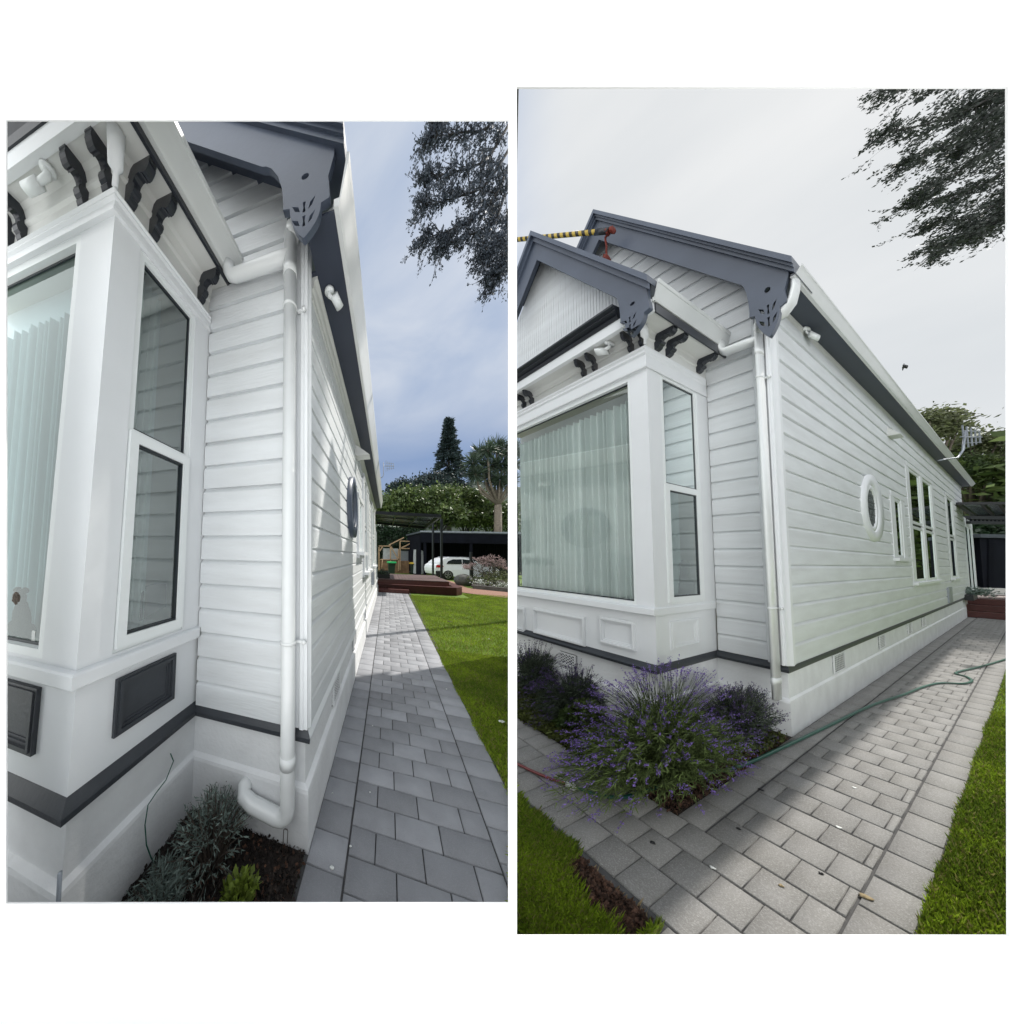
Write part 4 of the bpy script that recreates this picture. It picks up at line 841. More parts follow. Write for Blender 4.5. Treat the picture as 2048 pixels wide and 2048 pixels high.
def tree(name, label, base, height, crown_c, crown_r, nclump, per, cr, leaf, m, trunk_r, tm, cat='tree', group=None, squash=.7, keep=None, limbs=6, low=-.6, aspect=.5, shell=.75):
    base = np.array(base, float); t = Thing(name, label, cat, None, base, group); cc = np.array(crown_c, float)
    q = MB(); q.tube([base, base + (cc - base) * .4 + np.array([.05, 0, 0]) * trunk_r * 10, cc], [trunk_r, trunk_r * .75, trunk_r * .35], 8)
    for i in range(limbs):
        a = 2 * math.pi * i / limbs + random.random(); s0 = base + (cc - base) * random.uniform(.45, .8); e = cc + np.array([math.cos(a) * crown_r[0] * .75, math.sin(a) * crown_r[1] * .75, random.uniform(-.3, .5) * crown_r[2]])
        q.tube([s0, (s0 + e) / 2 + np.array([0, 0, .1 * height * .2]), e], [trunk_r * .4, trunk_r * .25, trunk_r * .08], 6)
    t.part('trunk', q, tm); P_ = lumpy(cc, crown_r, nclump, per, cr, squash, shell=shell, low=low)
    inn = np.array(cc) + rng.normal(size=(int(nclump * per * .25), 3)) * np.array(crown_r) * .38; P_ = np.concatenate([P_, inn])
    t.part('crown', leafcloud('crown', P_, leaf, m, keep=keep, aspect=aspect, base=base), m); return t

# trees standing to the right of the right-hand garden and behind the viewer (seen in the window panes)
for i, (x, y, h, r) in enumerate(((5.5, -5.0, 5.5, 3.0), (12, -4.0, 6.5, 3.6), (20, -2.5, 7, 3.8))):
    tree('garden_tree', ['broad evergreen tree nearest behind the right lawn, mirrored in the panes', 'middle evergreen tree of three beyond the right lawn', 'farthest evergreen tree of three beyond the right lawn'][i], (x, y, 0), h, (x, y, h * .55), (r, r * .8, h * .42), 90, 60, .35, .28, M['rhodo'], .18, M['trunk'], group='trees beyond the right lawn')

# ================================================================== left garden: deck, canopy, yard, car, plants
A_, B_ = AB('L')
t = Thing('garden_deck', 'low red-brown timber deck with steps at the end of the left path', 'deck', 'L', (0, 9.43, 0))
q = MB(); q.box(-.09, 1.28, 9.30, 9.62, 0, .15); t.part('bottom_step', q, M['deck'])
q = MB(); q.box(-.1, 3.15, 9.62, 9.80, .0, .32); q.prism([(-.1, 9.62), (3.15, 9.62), (3.45, 10.0), (3.45, 13.2), (3.2, 13.2), (3.1, 9.98), (-.1, 9.8)], 'xy', .0, .318); t.part('upper_step', q, M['deck'])
q = MB(); q.box(-.1, 2.95, 9.98, 13.2, .2, .50); t.part('fascia', q, M['deck'])
q = MB()
for i in range(21): x = -.1 + i * .146; q.box(x + .004, x + .14, 9.95, 13.2, .503, .53)
t.part('deck_boards', q, M['decktop'])
q = MB()
for x in (-.05,): pass
t = Thing('canopy', 'black-framed canopy with dark translucent sheets over the deck', 'canopy', None, pt(800, 1050, 11))
c00, c10, c11, c01 = pt(748, 1023, 10.0), pt(880, 1030, 10.2), pt(850, 1054, 14.0), pt(752, 1044, 13.6)
q = MB(); q.add([c00, c10, c11, c01] + [p + np.array([0, 0, .02]) for p in (c00, c10, c11, c01)], [(0, 1, 2, 3), (7, 6, 5, 4), (0, 4, 5, 1), (1, 5, 6, 2), (2, 6, 7, 3), (3, 7, 4, 0)]); t.part('roof_sheet', q, M['poly'])
q = MB(); dz = np.array([0, 0, -.05])
for a, b in ((c00, c10), (c10, c11), (c11, c01), (c01, c00)): q.beam(a + dz, b + dz, .10, .14)
for f in (.33, .66): q.beam(c00 + (c10 - c00) * f + dz, c01 + (c11 - c01) * f + dz, .06, .07)
for f in (.35, .7): q.beam(c00 + (c01 - c00) * f + dz, c10 + (c11 - c10) * f + dz, .03, .04)
t.part('frame', q, M['glossblack'])
for px_, py0, py1, Y in ((883, 1056, 1162, 11.6), (866, 1056, 1150, 14.2)):
    q = MB(); a, b = pt(px_, py0 - 18, Y), pt(px_, py1, Y); b[2] = max(b[2], .3); q.beam(a, b, .09); t.part('post', q, M['glossblack'])
def wbox(mb, px0, px1, py0, py1, Y, dep, mi=0, z0=None, z1=None):
    """a block facing the viewer at distance Y"""
    a, b = pt(px0, py1, Y), pt(px1, py0, Y); mb.box(a[0], b[0], Y, Y + dep, a[2] if z0 is None else z0, b[2] if z1 is None else z1, mi); return mb
# black shed behind the car
a, b = pt(842, 1062, 19.0), pt(1040, 1058, 19.0)
t = Thing('carport', 'long black corrugated carport with a pale roof edge behind the white car', 'carport', None, (a[0], 19, 0))
q = MB(); q.box(a[0], b[0] + 3, 22.0, 22.1, 0, a[2] - .2); q.box(a[0], a[0] + .1, 19.2, 22, 0, a[2] - .2)
x = a[0] + .2
while x < b[0] + 3: q.box(x, x + .07, 21.95, 22.0, 0.3, a[2] - .25); x += .22
t.part('wall', q, M['shed'])
q = MB(); q.box(a[0] - .1, b[0] + 3, 18.9, 22.2, a[2] - .16, a[2] - .02); rf = t.part('roof', q, M['roof'])
q = MB(); q.box(a[0] - .12, b[0] + 3, 18.83, 18.9, a[2] - .10, a[2] + .02); t.part('roof_edge', q, M['metal'], rf)
q = MB(); q.box(a[0] - .05, b[0] + 3, 18.92, 19.0, a[2] - .95, a[2] - .16); t.part('front_beam', q, M['shed'])
for px_ in (850, 942): c = pt(px_, 1100, 19.0); q = MB(); q.box(c[0] - .09, c[0] + .09, 18.95, 19.1, 0, a[2] - .2); t.part('post', q, M['shed'])
# car: side view, tail to the left
def car():
    Y = 16.2; x0 = pt(871, 1120, Y)[0]; L_ = 4.45; Wd = 1.8; t = Thing('parked_car', 'white estate car parked under the black carport', 'car', None, (x0 + L_ / 2, Y + Wd / 2, 0))
    side = [(.02, .55), (.0, .78), (.06, .98), (.28, 1.12), (.30, 1.18), (.62, 1.44), (.95, 1.53), (2.1, 1.55), (2.6, 1.46), (3.25, 1.06), (4.1, .92), (4.4, .76), (4.45, .5), (4.40, .28), (3.95, .24), (3.90, .44), (3.75, .60), (3.55, .66), (3.35, .60), (3.20, .44), (3.15, .24), (1.28, .24), (1.23, .44), (1.08, .60), (.88, .66), (.68, .60), (.53, .44), (.48, .30), (.10, .36)]
    q = MB(); n = len(side); ys = [(.10, .93), (.0, 1.0), (Wd, 1.0), (Wd - .10, .93)]
    V = []
    for yy, s_ in ys:
        for u, v in side:
            inset = 0.10 * max(0, (v - .95) / .6); yo = yy + (inset if yy < Wd / 2 else -inset); V.append((x0 + u, Y + yo, v if s_ == 1 else v - .0))
    fs = [(j * n + i, j * n + (i + 1) % n, (j + 1) * n + (i + 1) % n, (j + 1) * n + i) for j in (1,) for i in range(n)] + [tuple(n + i for i in range(n)), tuple(2 * n + i for i in range(n))[::-1]]
    q.add(V, fs); bd = t.part('body', q, M['carw'])
    def pl(pts_, off, mtl, nm, par=None):
        q = MB(); k = len(pts_); V = []
        for o in (off, off + .012):
            for u, v in pts_: V.append((x0 + u, Y + .10 * max(0, (v - .95) / .6) - o, v))
        q.add(V, [tuple(range(k)), tuple(range(k, 2 * k))] + [(i, (i + 1) % k, k + (i + 1) % k, k + i) for i in range(k)]); return t.part(nm, q, mtl, par)
    pl([(.78, 1.10), (.92, 1.30), (1.25, 1.42), (1.85, 1.44), (1.85, 1.10)], .0, M['carg'], 'side_window'); pl([(1.91, 1.10), (1.91, 1.44), (2.45, 1.40), (2.95, 1.10)], .0, M['carg'], 'side_window')
    pl([(.03, .86), (.07, 1.02), (.50, 1.00), (.56, .90), (.3, .84)], .0, M['redl'], 'tail_light')
    pl([(.02, .38), (.0, .60), (.40, .62), (.50, .42), (.48, .26), (.10, .28)], .004, M['tyre'], 'bumper')
    for yy in (Y + .12, Y + Wd - .12):
        q = MB(); q.tube([(x0 + 1.0, yy, 1.585), (x0 + 2.4, yy, 1.565)], .018, 6)
        for u in (1.05, 1.7, 2.35): q.tube([(x0 + u, yy, 1.50), (x0 + u, yy, 1.58)], .016, 6)
        t.part('roof_rail', q, M['metal'])
    for u in (.88, 3.55):
        for yy in (Y + .02, Y + Wd - .22):
            q = MB(); q.tube([(x0 + u, yy, .34), (x0 + u, yy + .2, .34)], .34, 28); w = t.part('wheel', q, M['tyre'])
            q = MB(); rm = .235
            q.tube([(x0 + u, yy - .012, .34), (x0 + u, yy + .01, .34)], rm, 28); r_ = t.part('hub', q, M['tyre'], w)
            q = MB()
            for k in range(5):
                a = 2 * math.pi * k / 5 + .3
                for da in (-.16, .16): q.beam((x0 + u, yy - .022, .34), (x0 + u + math.cos(a + da) * rm * .95, yy - .022, .34 + math.sin(a + da) * rm * .95), .028, .02)
            n_ = 28; q.add([(x0 + u + rr_ * math.cos(2 * math.pi * i / n_), yy - .02, .34 + rr_ * math.sin(2 * math.pi * i / n_)) for rr_ in (rm, rm * .88) for i in range(n_)], [(i, (i + 1) % n_, n_ + (i + 1) % n_, n_ + i) for i in range(n_)]); t.part('rim', q, M['alloy'], w)
car()
# wheelie bins
def bin_(px_, Y, lid, label, h=1.05, w=.6):
    c = pt(px_, 1140, Y); t = Thing('wheelie_bin', label, 'bin', None, (c[0], Y, 0), 'wheelie bins'); q = MB(); zb = .06
    V = [(c[0] + sx * w * k, Y + sy * .3 * k + .3, z) for z, k in ((zb, .40), (h - .08, .5)) for sx, sy in ((-1, -1), (1, -1), (1, 1), (-1, 1))]
    q.add(V, [(0, 3, 2, 1), (4, 5, 6, 7), (0, 1, 5, 4), (1, 2, 6, 5), (2, 3, 7, 6), (3, 0, 4, 7)]); q.box(c[0] - w * .52, c[0] + w * .52, Y - .03, Y + .0, h - .16, h - .09); t.part('body', q, M['bin'])
    q = MB(); q.prism([(Y - .04, h - .08), (Y - .04, h - .02), (Y + .1, h + .05), (Y + .5, h + .06), (Y + .66, h - .02), (Y + .66, h - .08)], 'yz', c[0] - w * .54, c[0] + w * .54); t.part('lid', q, lid)
    for sx in (-1, 1): q = MB(); q.tube([(c[0] + sx * w * .42, Y + .55, .14), (c[0] + sx * w * .5, Y + .55, .14)], .12, 12); t.part('wheel', q, M['tyre'])
bin_(785, 20.0, M['lidg'], 'dark green wheelie bin with a bright green lid'); bin_(829, 20.4, M['lidy'], 'dark wheelie bin with a yellow lid beside the silver cover', .99, .42)
a, b = pt(831, 1099, 20), pt(847, 1143, 20)
t = Thing('covered_rack', 'tall garden rack under a wrinkled silver grey cover between bin and carport', 'rack', None, ((a[0] + b[0]) / 2, 20, 0))
q = MB(); V = []
for z, k in ((.1, 1), (.7, .93), (1.2, 1.0), (1.75, .95), (a[2], .9)):
    V += [(a[0] + (b[0] - a[0]) * (.5 + sx * .5 * k), 20 + .25 + sy * .25, z - (.12 if (sx > 0 and z > 1.8) else 0)) for sx, sy in ((-1, -1), (0, -1.25), (1, -1), (1, 1), (-1, 1))]
q.add(V, [(j * 5 + i, j * 5 + (i + 1) % 5, (j + 1) * 5 + (i + 1) % 5, (j + 1) * 5 + i) for j in range(4) for i in range(5)] + [tuple(range(20, 25))]); t.part('cover', q, M['cover'])
# timber frame enclosure
Y = 21.5; t = Thing('timber_enclosure', 'half-built timber framed animal run with netting behind the bins', 'enclosure', None, (pt(790, 1140, Y)[0], Y, 0))
q = MB()
def bm(p1, p2, Ya=Y, Yb=Y, w=.09): q.beam(pt(*p1, Ya), pt(*p2, Yb), w)
for p1, p2 in (((758, 1094), (758, 1142)), ((758, 1092), (782, 1092)), ((781, 1092), (781, 1142)), ((797, 1098), (797, 1142)), ((780, 1090), (797, 1120)), ((778, 1090), (808, 1075)), ((800, 1082), (828, 1083)), ((800, 1097), (828, 1097)), ((800, 1083), (800, 1140)), ((828, 1083), (828, 1140)), ((802, 1096), (827, 1084)), ((758, 1119), (798, 1119)), ((766, 1092), (758, 1104))): bm(p1, p2)
t.part('frame', q, M['timber'])
q = MB(); wbox(q, 758, 830, 1122, 1143, Y + .1, .05, z0=0); t.part('lower_boards', q, M['timber2'])
q = MB(); wbox(q, 766, 796, 1097, 1120, Y + .3, .04); t.part('white_mesh_panel', q, M['cover'])
q = MB(); wbox(q, 801, 827, 1102, 1122, Y + .3, .04); t.part('wire_panel', q, M['metal'])
q = MB(); q.tube([pt(763, 1142, 19), pt(765, 1118, 19)], .025, 6); solo('garden_stake', 'thin pale stake leaning by the enclosure, left of the green bin', 'stake', q, M['timber'])
# planter on the deck with small pots
t = Thing('planter_box', 'black planter box with a strappy plant on the near left deck corner', 'planter', None, pt(767, 1157, 11.2))
q = MB(); wbox(q, 754, 780, 1149, 1157, 11.0, .35, z0=.535); t.part('box', q, M['glossblack'])
c = pt(764, 1149, 11.15); C = c + rng.normal(size=(260, 3)) * np.array([.16, .08, .05]); D = rng.normal(size=(260, 3)); D[:, 2] = abs(D[:, 2]) + .8
t.part('plant', leafcloud('plant', C, .20, M['cabbage'], aspect=.14, dirs=D, base=t.base), M['cabbage'])
q = MB(); c = pt(770, 1145, 12.5); q.tube([(c[0], 12.5, .54), (c[0], 12.5, .78)], [.16, .2], 14); solo('plant_pot', 'round black pot standing behind the planter box', 'pot', q, M['glossblack'])
# boulder, edging, brick path, flower bed, lattice
c = gnd(937, 1172); q = MB(); q.ell((c[0], c[1] + .45, .26), (.50, .45, .36), 18, 10, jit=.05); solo('boulder', 'rounded grey boulder at the end of the flower bed beside the car', 'boulder', q, M['rock'])
pth = [gnd(890, 1160), gnd(905, 1163), gnd(935, 1176), gnd(1040, 1186), gnd(1040, 1199), gnd(960, 1190), gnd(925, 1185), gnd(915, 1178)]
sheet('brick_path', [(p[0], p[1]) for p in pth], .004, M['brick'])
q = MB(); e0, e1 = gnd(946, 1177), gnd(1040, 1186); q.beam(e0 + (0, 0, .08), e1 + (0, 0, .08), .16, .2); solo('bed_edging', 'grey concrete edging log along the flower bed', 'edging', q, M['rock'])
pf = [gnd(942, 1173), gnd(1040, 1183), gnd(1040, 1160), gnd(945, 1158)]; sheet('flower_bed', [(p[0], p[1]) for p in pf], .006, M['soil'])
Y = 14.6; t = Thing('lattice_fence', 'black diamond lattice fence in front of the car bonnet', 'fence', None, (pt(980, 1140, Y)[0], Y, 0)); q = MB()
a, b = pt(944, 1122, Y), pt(1030, 1148, Y); s_ = .13; w_ = b[0] - a[0]; h_ = a[2] - .25
k = -int(h_ / s_) - 1
while k * s_ < w_:
    for sg in (1, -1):
        xs0, xs1 = k * s_, k * s_ + h_; z0_, z1_ = 0, h_
        if xs0 < 0: z0_ = -xs0; xs0 = 0
        if xs1 > w_: z1_ = h_ - (xs1 - w_); xs1 = w_
        if z1_ > z0_: q.beam((a[0] + xs0, Y, .25 + (z0_ if sg > 0 else h_ - z0_)), (a[0] + xs1, Y, .25 + (z1_ if sg > 0 else h_ - z1_)), .035, .012)
    k += 1
t.part('lattice', q, M['glossblack']); q = MB()
for x in (a[0], a[0] + w_ * .52, b[0]): q.box(x - .05, x + .05, Y - .05, Y + .05, 0, a[2] + .06)
q.box(a[0], b[0], Y - .03, Y + .03, a[2] - .02, a[2] + .05); t.part('rails', q, M['glossblack'])
c = pt(942, 1104, 14.5); q = MB(); q.box(c[0] - .06, c[0] + .06, 14.45, 14.57, 0, c[2]); solo('fence_post', 'tall black post between the car and the lattice', 'post', q, M['glossblack'])
for i, (px_, py_, Y, n, r) in enumerate(((970, 1160, 12.6, 340, .45), (1000, 1150, 13.2, 420, .5), (1020, 1170, 12.0, 300, .4))):
    c = pt(px_, py_, Y); c[2] = max(c[2], .12); t = Thing('garden_shrub', ['low green shrub just right of the boulder', 'leafy green shrub below the lattice by the right edge', 'small shrub at the right end of the flower bed'][i], 'shrub', None, (c[0], c[1], 0), 'shrubs in the flower bed')
    C = c + rng.normal(size=(n, 3)) * np.array([r, r * .5, .16]); C[:, 2] = abs(C[:, 2]); t.part('foliage', leafcloud('foliage', C, .12, M['olive'], aspect=.5, base=t.base), M['olive'])
for i, (px_, py_, Y) in enumerate(((961, 1163, 12.3), (1008, 1170, 11.9))):
    c = pt(px_, py_, Y); C = c + rng.normal(size=(130, 3)) * np.array([.22, .12, .07]); C[:, 2] = np.maximum(C[:, 2], .03)
    solo('white_flowers', ['clump of white flowers beside the boulder', 'clump of white flowers near the right edge of the bed'][i], 'flowers', leafcloud('white_flowers', C, .06, M['whitef'], aspect=.9, base=c), M['whitef'], None, c, 'white flower clumps')
# small blossom tree
def blossom():
    Y = 12.8; b = gnd(975, 1168); b[1] = Y; b = np.array([pt(975, 1168, Y)[0], Y, 0]); t = Thing('blossom_tree', 'small spreading tree with pale pink blossom in front of the lattice', 'tree', None, b); q = MB(); tips = []
    def br(p, d, l, r, k):
        e = p + d * l; q.tube([p, (p + e) / 2 + rng.normal(size=3) * .03, e], [r, r * .8, r * .6], 6)
        if k == 0: tips.append((p, e)); return
        for _ in range(3):
            nd = d + rng.normal(size=3) * np.array([.75, .4, .28]); nd[2] = abs(nd[2]) * .5 + .05; nd /= np.linalg.norm(nd); br(e, nd, l * .78, r * .6, k - 1)
    br(b.copy(), np.array([.1, 0, 1.]), .55, .05, 0); tips.clear()
    for dx in (-1.0, -.45, .25, .9):
        d = np.array([dx, .1, .75]); d /= np.linalg.norm(d); br(b + (0, 0, .5), d, .5, .03, 3)
    t.part('trunk', q, M['trunk']); C = []
    for p, e in tips: C.append(p + (e - p) * rng.uniform(0, 1.15, (16, 1)) + rng.normal(size=(16, 3)) * .035)
    C = np.concatenate(C); t.part('blossom', leafcloud('blossom', C, .055, M['pink'], aspect=.9, base=b), M['pink'])
blossom()
# fallen leaves and bits on the left path
q = MB()
for px_, py_, s_ in ((803, 1201, .16), (906, 1245, .14), (809, 1207, .13)):
    c = gnd(px_, py_); c[2] = .012
    for _ in range(3): a = random.uniform(0, 6.28); q.beam(c, c + np.array([math.cos(a) * s_, math.sin(a) * s_ * .6, .012]), .012, .004)
solo('fallen_twigs', 'dry twigs lying on the far end of the left path', 'twigs', q, M['twig'])
for i, (px_, py_, s_) in enumerate(((664, 1740, .012), (701, 1697, .007), (740, 1588, .005), (893, 1380, .009), (745, 1454, .006), (1003, 1445, .03), (665, 1590, .005), (978, 1279, .012))):
    c = gnd(px_, py_); q = MB(); q.ell((c[0], c[1], .012), (s_, s_ * .7, .004), 7, 5, jit=.2); solo('paint_fleck', ['white fleck nearest the bottom of the left path', 'small white fleck left of the path middle line, near the bottom', 'tiny pale fleck on the third row of left path pavers', 'white fleck on the right border pavers, halfway up the left path', 'tiny fleck near the left joint of the left path', 'white scrap lying in the left lawn beside the path', 'tiny fleck beside the plinth of the left house', 'pale fleck in the left lawn, farthest from the viewer'][i], 'fleck', q, M['whitef'], group='flecks on the left path')

# ---------------- trees and hills beyond the left garden
def spruce():
    Y = 42.0; b = np.array([pt(898, 1100, Y)[0], Y, 0]); top = pt(897, 836, Y); H = top[2]; t = Thing('spruce_tree', 'tall dark conical spruce standing above the other trees', 'tree', None, b)
    q = MB(); q.tube([b, (b[0], Y, H * .6), top], [.55, .28, .03], 8); C = []; D = []
    wpx = 54 / F * Y
    for k in range(360):
        f = (k / 360) ** .8; z = H * (.30 + .70 * f); r = wpx * (1.0 - f) ** 1.0 * (1 + .22 * math.sin(f * 75)) * rng.uniform(.7, 1.1) + .04; a = rng.uniform(0, 2 * math.pi); e = np.array([b[0] + math.cos(a) * r, Y + math.sin(a) * r, z - r * .22])
        q.tube([(b[0], Y, z), e], [.05 * (1.2 - f), .015], 4, caps=False)
        n = int(26 + 34 * (1 - f)); u = rng.uniform(.15, 1.05, n)[:, None] ** .7; p = np.array([b[0], Y, z]) + (e - np.array([b[0], Y, z])) * u; p += rng.normal(size=(n, 3)) * np.array([.32, .32, .13]) * (.4 + .6 * (1 - f)); C.append(p); D.append(np.tile((e - np.array([b[0], Y, z])) / r, (n, 1)))
    t.part('trunk', q, M['dtrunk']); t.part('crown', leafcloud('crown', np.concatenate(C), .62, M['spruce'], aspect=.32, dirs=np.concatenate(D), base=b), M['spruce'])
spruce()
def at0(px, Y): c = pt(px, 1100, Y); return np.array([c[0], Y, 0])
def bushtree(name, label, px, py, Y, wpx, hpx, ncl, per, cr, leaf, m, tm=None, group=None, low=-.75, tr=.2):
    c = pt(px, py, Y); r = wpx / F * Y; h = hpx / F * Y; return tree(name, label, at0(px, Y), c[2], c, (r, r * .8, h), ncl, per, cr, leaf, m, tr, tm or M['dtrunk'], group=group, low=low)
bushtree('round_tree', 'dark round-topped tree in front of the spruce', 862, 975, 36, 32, 26, 130, 70, .62, .42, M['spruce'])
for i, (px_, py_, w, h) in enumerate(((815, 1005, 34, 26), (870, 1003, 42, 28), (925, 1003, 38, 24), (772, 1018, 26, 18), (985, 1032, 45, 34), (935, 1032, 40, 26), (880, 1030, 40, 22))):
    bushtree('evergreen_tree', ['broad green tree left of the tree line middle', 'broad green tree in the middle of the tree line', 'olive green tree below the cabbage tree crown', 'low green tree beside the end of the left roof', 'reddish green tree behind the cabbage tree trunk', 'green tree just above the carport roof', 'green tree just above the canopy'][i], px_, py_, 26 + (i % 3) * 1.2, w, h, 120, 80, .42, .34, M['rhodo'], group='trees behind the left garden')
t = Thing('tall_hedge', 'dark clipped hedge behind the timber enclosure', 'hedge', None, at0(800, 24)); C = []
a, b = pt(748, 1050, 24), pt(850, 1145, 24); C = rng.uniform((a[0], 23.6, 0), (b[0], 24.6, a[2]), (9000, 3)); C[:, 1] = 23.7 + rng.exponential(.2, 9000) + .12 * np.sin(C[:, 0] * 3) * np.sin(C[:, 2] * 4); t.part('foliage', leafcloud('foliage', C, .20, M['hedge'], aspect=.6, base=t.base), M['hedge'])
q = MB(); q.box(a[0] - .3, b[0] + .3, 24.5, 24.9, 0, a[2] - .15); t.part('inner_branches', q, M['hill'])
def cabbage():
    Y = 23.0; b = at0(996, Y); t = Thing('cabbage_tree', 'cabbage tree with spiky heads and a forked pale trunk at the right edge', 'tree', None, b); q = MB(); heads = []
    k0 = pt(996, 1010, Y); q.tube([b, (b[0], Y, k0[2] * .5), k0], [.42, .34, .30], 10)
    for hx, hy, s in ((945, 925, .9), (958, 905, .9), (975, 900, 1), (992, 892, 1), (1010, 898, 1), (1030, 900, 1), (965, 935, .9), (985, 930, 1), (1003, 925, 1), (1022, 930, 1), (980, 955, .9), (1000, 960, 1), (1018, 965, 1), (950, 950, .7)):
        h = pt(hx, hy, Y + random.uniform(-1, 1)); m_ = (k0 + h) / 2 + np.array([(h[0] - k0[0]) * .25, 0, -.25]); q.tube([k0, m_, h], [.15, .10, .07], 6); heads.append((h, s))
    C = []; D = []
    for h, s in heads:
        d = rng.normal(size=(260, 3)); d /= np.linalg.norm(d, axis=1, keepdims=True); C.append(h + d * .06); d[:, 2] -= .15; D.append(d)
    t.part('trunk', q, M['greentrunk']); me = leafcloud('crown', np.concatenate(C), 1.05, M['cabbage'], aspect=.075, dirs=np.concatenate(D) * 3, base=b); t.part('crown', me, M['cabbage'])
cabbage()
# low hill and pale house far off
q = MB(); V = []; n = 40; Yh = 120
for i in range(n): px_ = 740 + i * 9; V.append(pt(px_, 980 - 22 * math.exp(-((px_ - 905) / 70.) ** 2) + 6 * math.sin(i * .7) + 30 * max(0, (790 - px_) / 60), Yh))
for i in range(n): V.append(np.array([V[i][0] * .93, Yh * .93, -1]))
for i in range(n): V.append(np.array([V[i][0] * 1.3, Yh * 1.3, -1]))
q.add(V, [(i, i + 1, n + i + 1, n + i) for i in range(n - 1)] + [(i + 1, i, 2 * n + i, 2 * n + i + 1) for i in range(n - 1)], 0, True); struct('hill', q, M['hill'])
for i, (px_, py_, w, h) in enumerate(((790, 985, 14, 18), (806, 975, 10, 14), (822, 978, 8, 12))):
    bushtree('hillside_tree', ['faint grey-green tree on the hill, leftmost of three', 'pointed grey-green tree on the hill, middle of three', 'pointed grey-green tree on the hill beside the round tree'][i], px_, py_, 70, w, h, 50, 40, .9, .8, M['spruce'], group='trees on the far hill')
t = Thing('distant_house', 'far house with a dark roof and white fascia beside the left eave end', 'building', None, at0(780, 50)); q = MB(); wbox(q, 766, 800, 999, 1060, 50, 6, z0=0); t.part('wall', q, M['whitef']); q = MB(); wbox(q, 764, 802, 990, 996, 49.7, 7); t.part('roof', q, M['roof']); q = MB(); wbox(q, 764, 802, 996, 999.5, 49.6, .3); t.part('fascia', q, M['whitef'])
# ================================================================== small things on and around the houses
def camera_unit(fr, label, base, body_c, tgt, rad, ln, sc, group='security cameras'):
    base = np.array(base); body_c = np.array(body_c); t = Thing('security_camera', label, 'camera', fr, base, group); sc = np.array(sc)
    q = MB(); q.tube([base, base + np.array([0, 0, -.018])], rad * 1.15, 16, sc=sc); t.part('mount_plate', q, M['upvc'])
    q = MB(); q.tube([base, base + (0, 0, -.04), body_c], [.016, .014, .012], 8, sc=sc); t.part('arm', q, M['upvc'])
    d = (np.array(tgt) - body_c) ; d = d / np.linalg.norm(d / sc); q = MB(); q.tube([body_c - d * ln * .5, body_c + d * ln * .5], [rad, rad * .96], 18, sc=sc); b = t.part('body', q, M['upvc'])
    q = MB(); e = body_c + d * ln * .5; q.tube([e + d * .0, e + d * .003], rad * .8, 16, sc=sc); t.part('lens', q, M['reveal'], b)
b = lhit('L', 96, 336, 'z', 3.37); c = lhit('L', 66, 373, 'z', 3.315); camera_unit('L', 'white bullet camera under the left bay soffit, between dark brackets', b, c, c + (-.3, -.03, -.04), .024, .085, (1, 1, 1))
b = lhit('L', 659, 580, 'z', 3.295); c = lhit('L', 674, 603, 'z', 3.235); camera_unit('L', 'small white camera under the long eaves of the left house', b, c, c + (.12, .3, -.10), .026, .075, (1, 1, 1))
b = lhit('R', 1219, 686, 'z', 3.795); c = lhit('R', 1204, 703, 'z', 3.745); camera_unit('R', 'white bullet camera under the right bay soffit, between bracket pairs', b, c, c + (-.14, -.4, -.06), .034, .10, (.45, 2.1, 1))
b = lhit('R', 1613, 658, 'z', 4.195); c = lhit('R', 1628, 672, 'z', 4.13); camera_unit('R', 'small white camera under the long eaves of the right house', b, c, c + (.12, .9, -.10), .034, .10, (.45, 2.1, 1))

def aerial(label, base, Y, pts_px, cx, cy, s):
    t = Thing('tv_antenna', label, 'antenna', None, pt(*pts_px[0], Y), 'television aerials'); q = MB(); q.tube([pt(*p, Y) for p in pts_px], .013, 6); t.part('mast', q, M['metal'])
    q = MB(); c = pt(cx, cy, Y); u = s / F * Y; q.beam(c + (-u * .8, 0, 0), c + (u * .8, 0, 0), .02)
    for i in range(5): x = c[0] + u * (-.6 + .32 * i); hh = u * (.95 - .12 * i); q.beam((x, Y, c[2] - hh), (x, Y, c[2] + hh), .012)
    for k in (-.5, 0, .5): q.beam(c + (-u * .6, 0, u * k), c + (u * .75, 0, u * k * .8), .010)
    t.part('reflector', q, M['metal'])
aerial('grey television aerial on a bent arm from the left house eaves', None, 7.6, [(747, 957), (764, 955), (767, 950), (767, 925)], 779, 932, 12)
aerial('grey television aerial on a bent arm from the right house eaves', None, 4.9, [(1878, 921), (1895, 918), (1916, 915), (1926, 900), (1930, 862)], 1942, 874, 26)

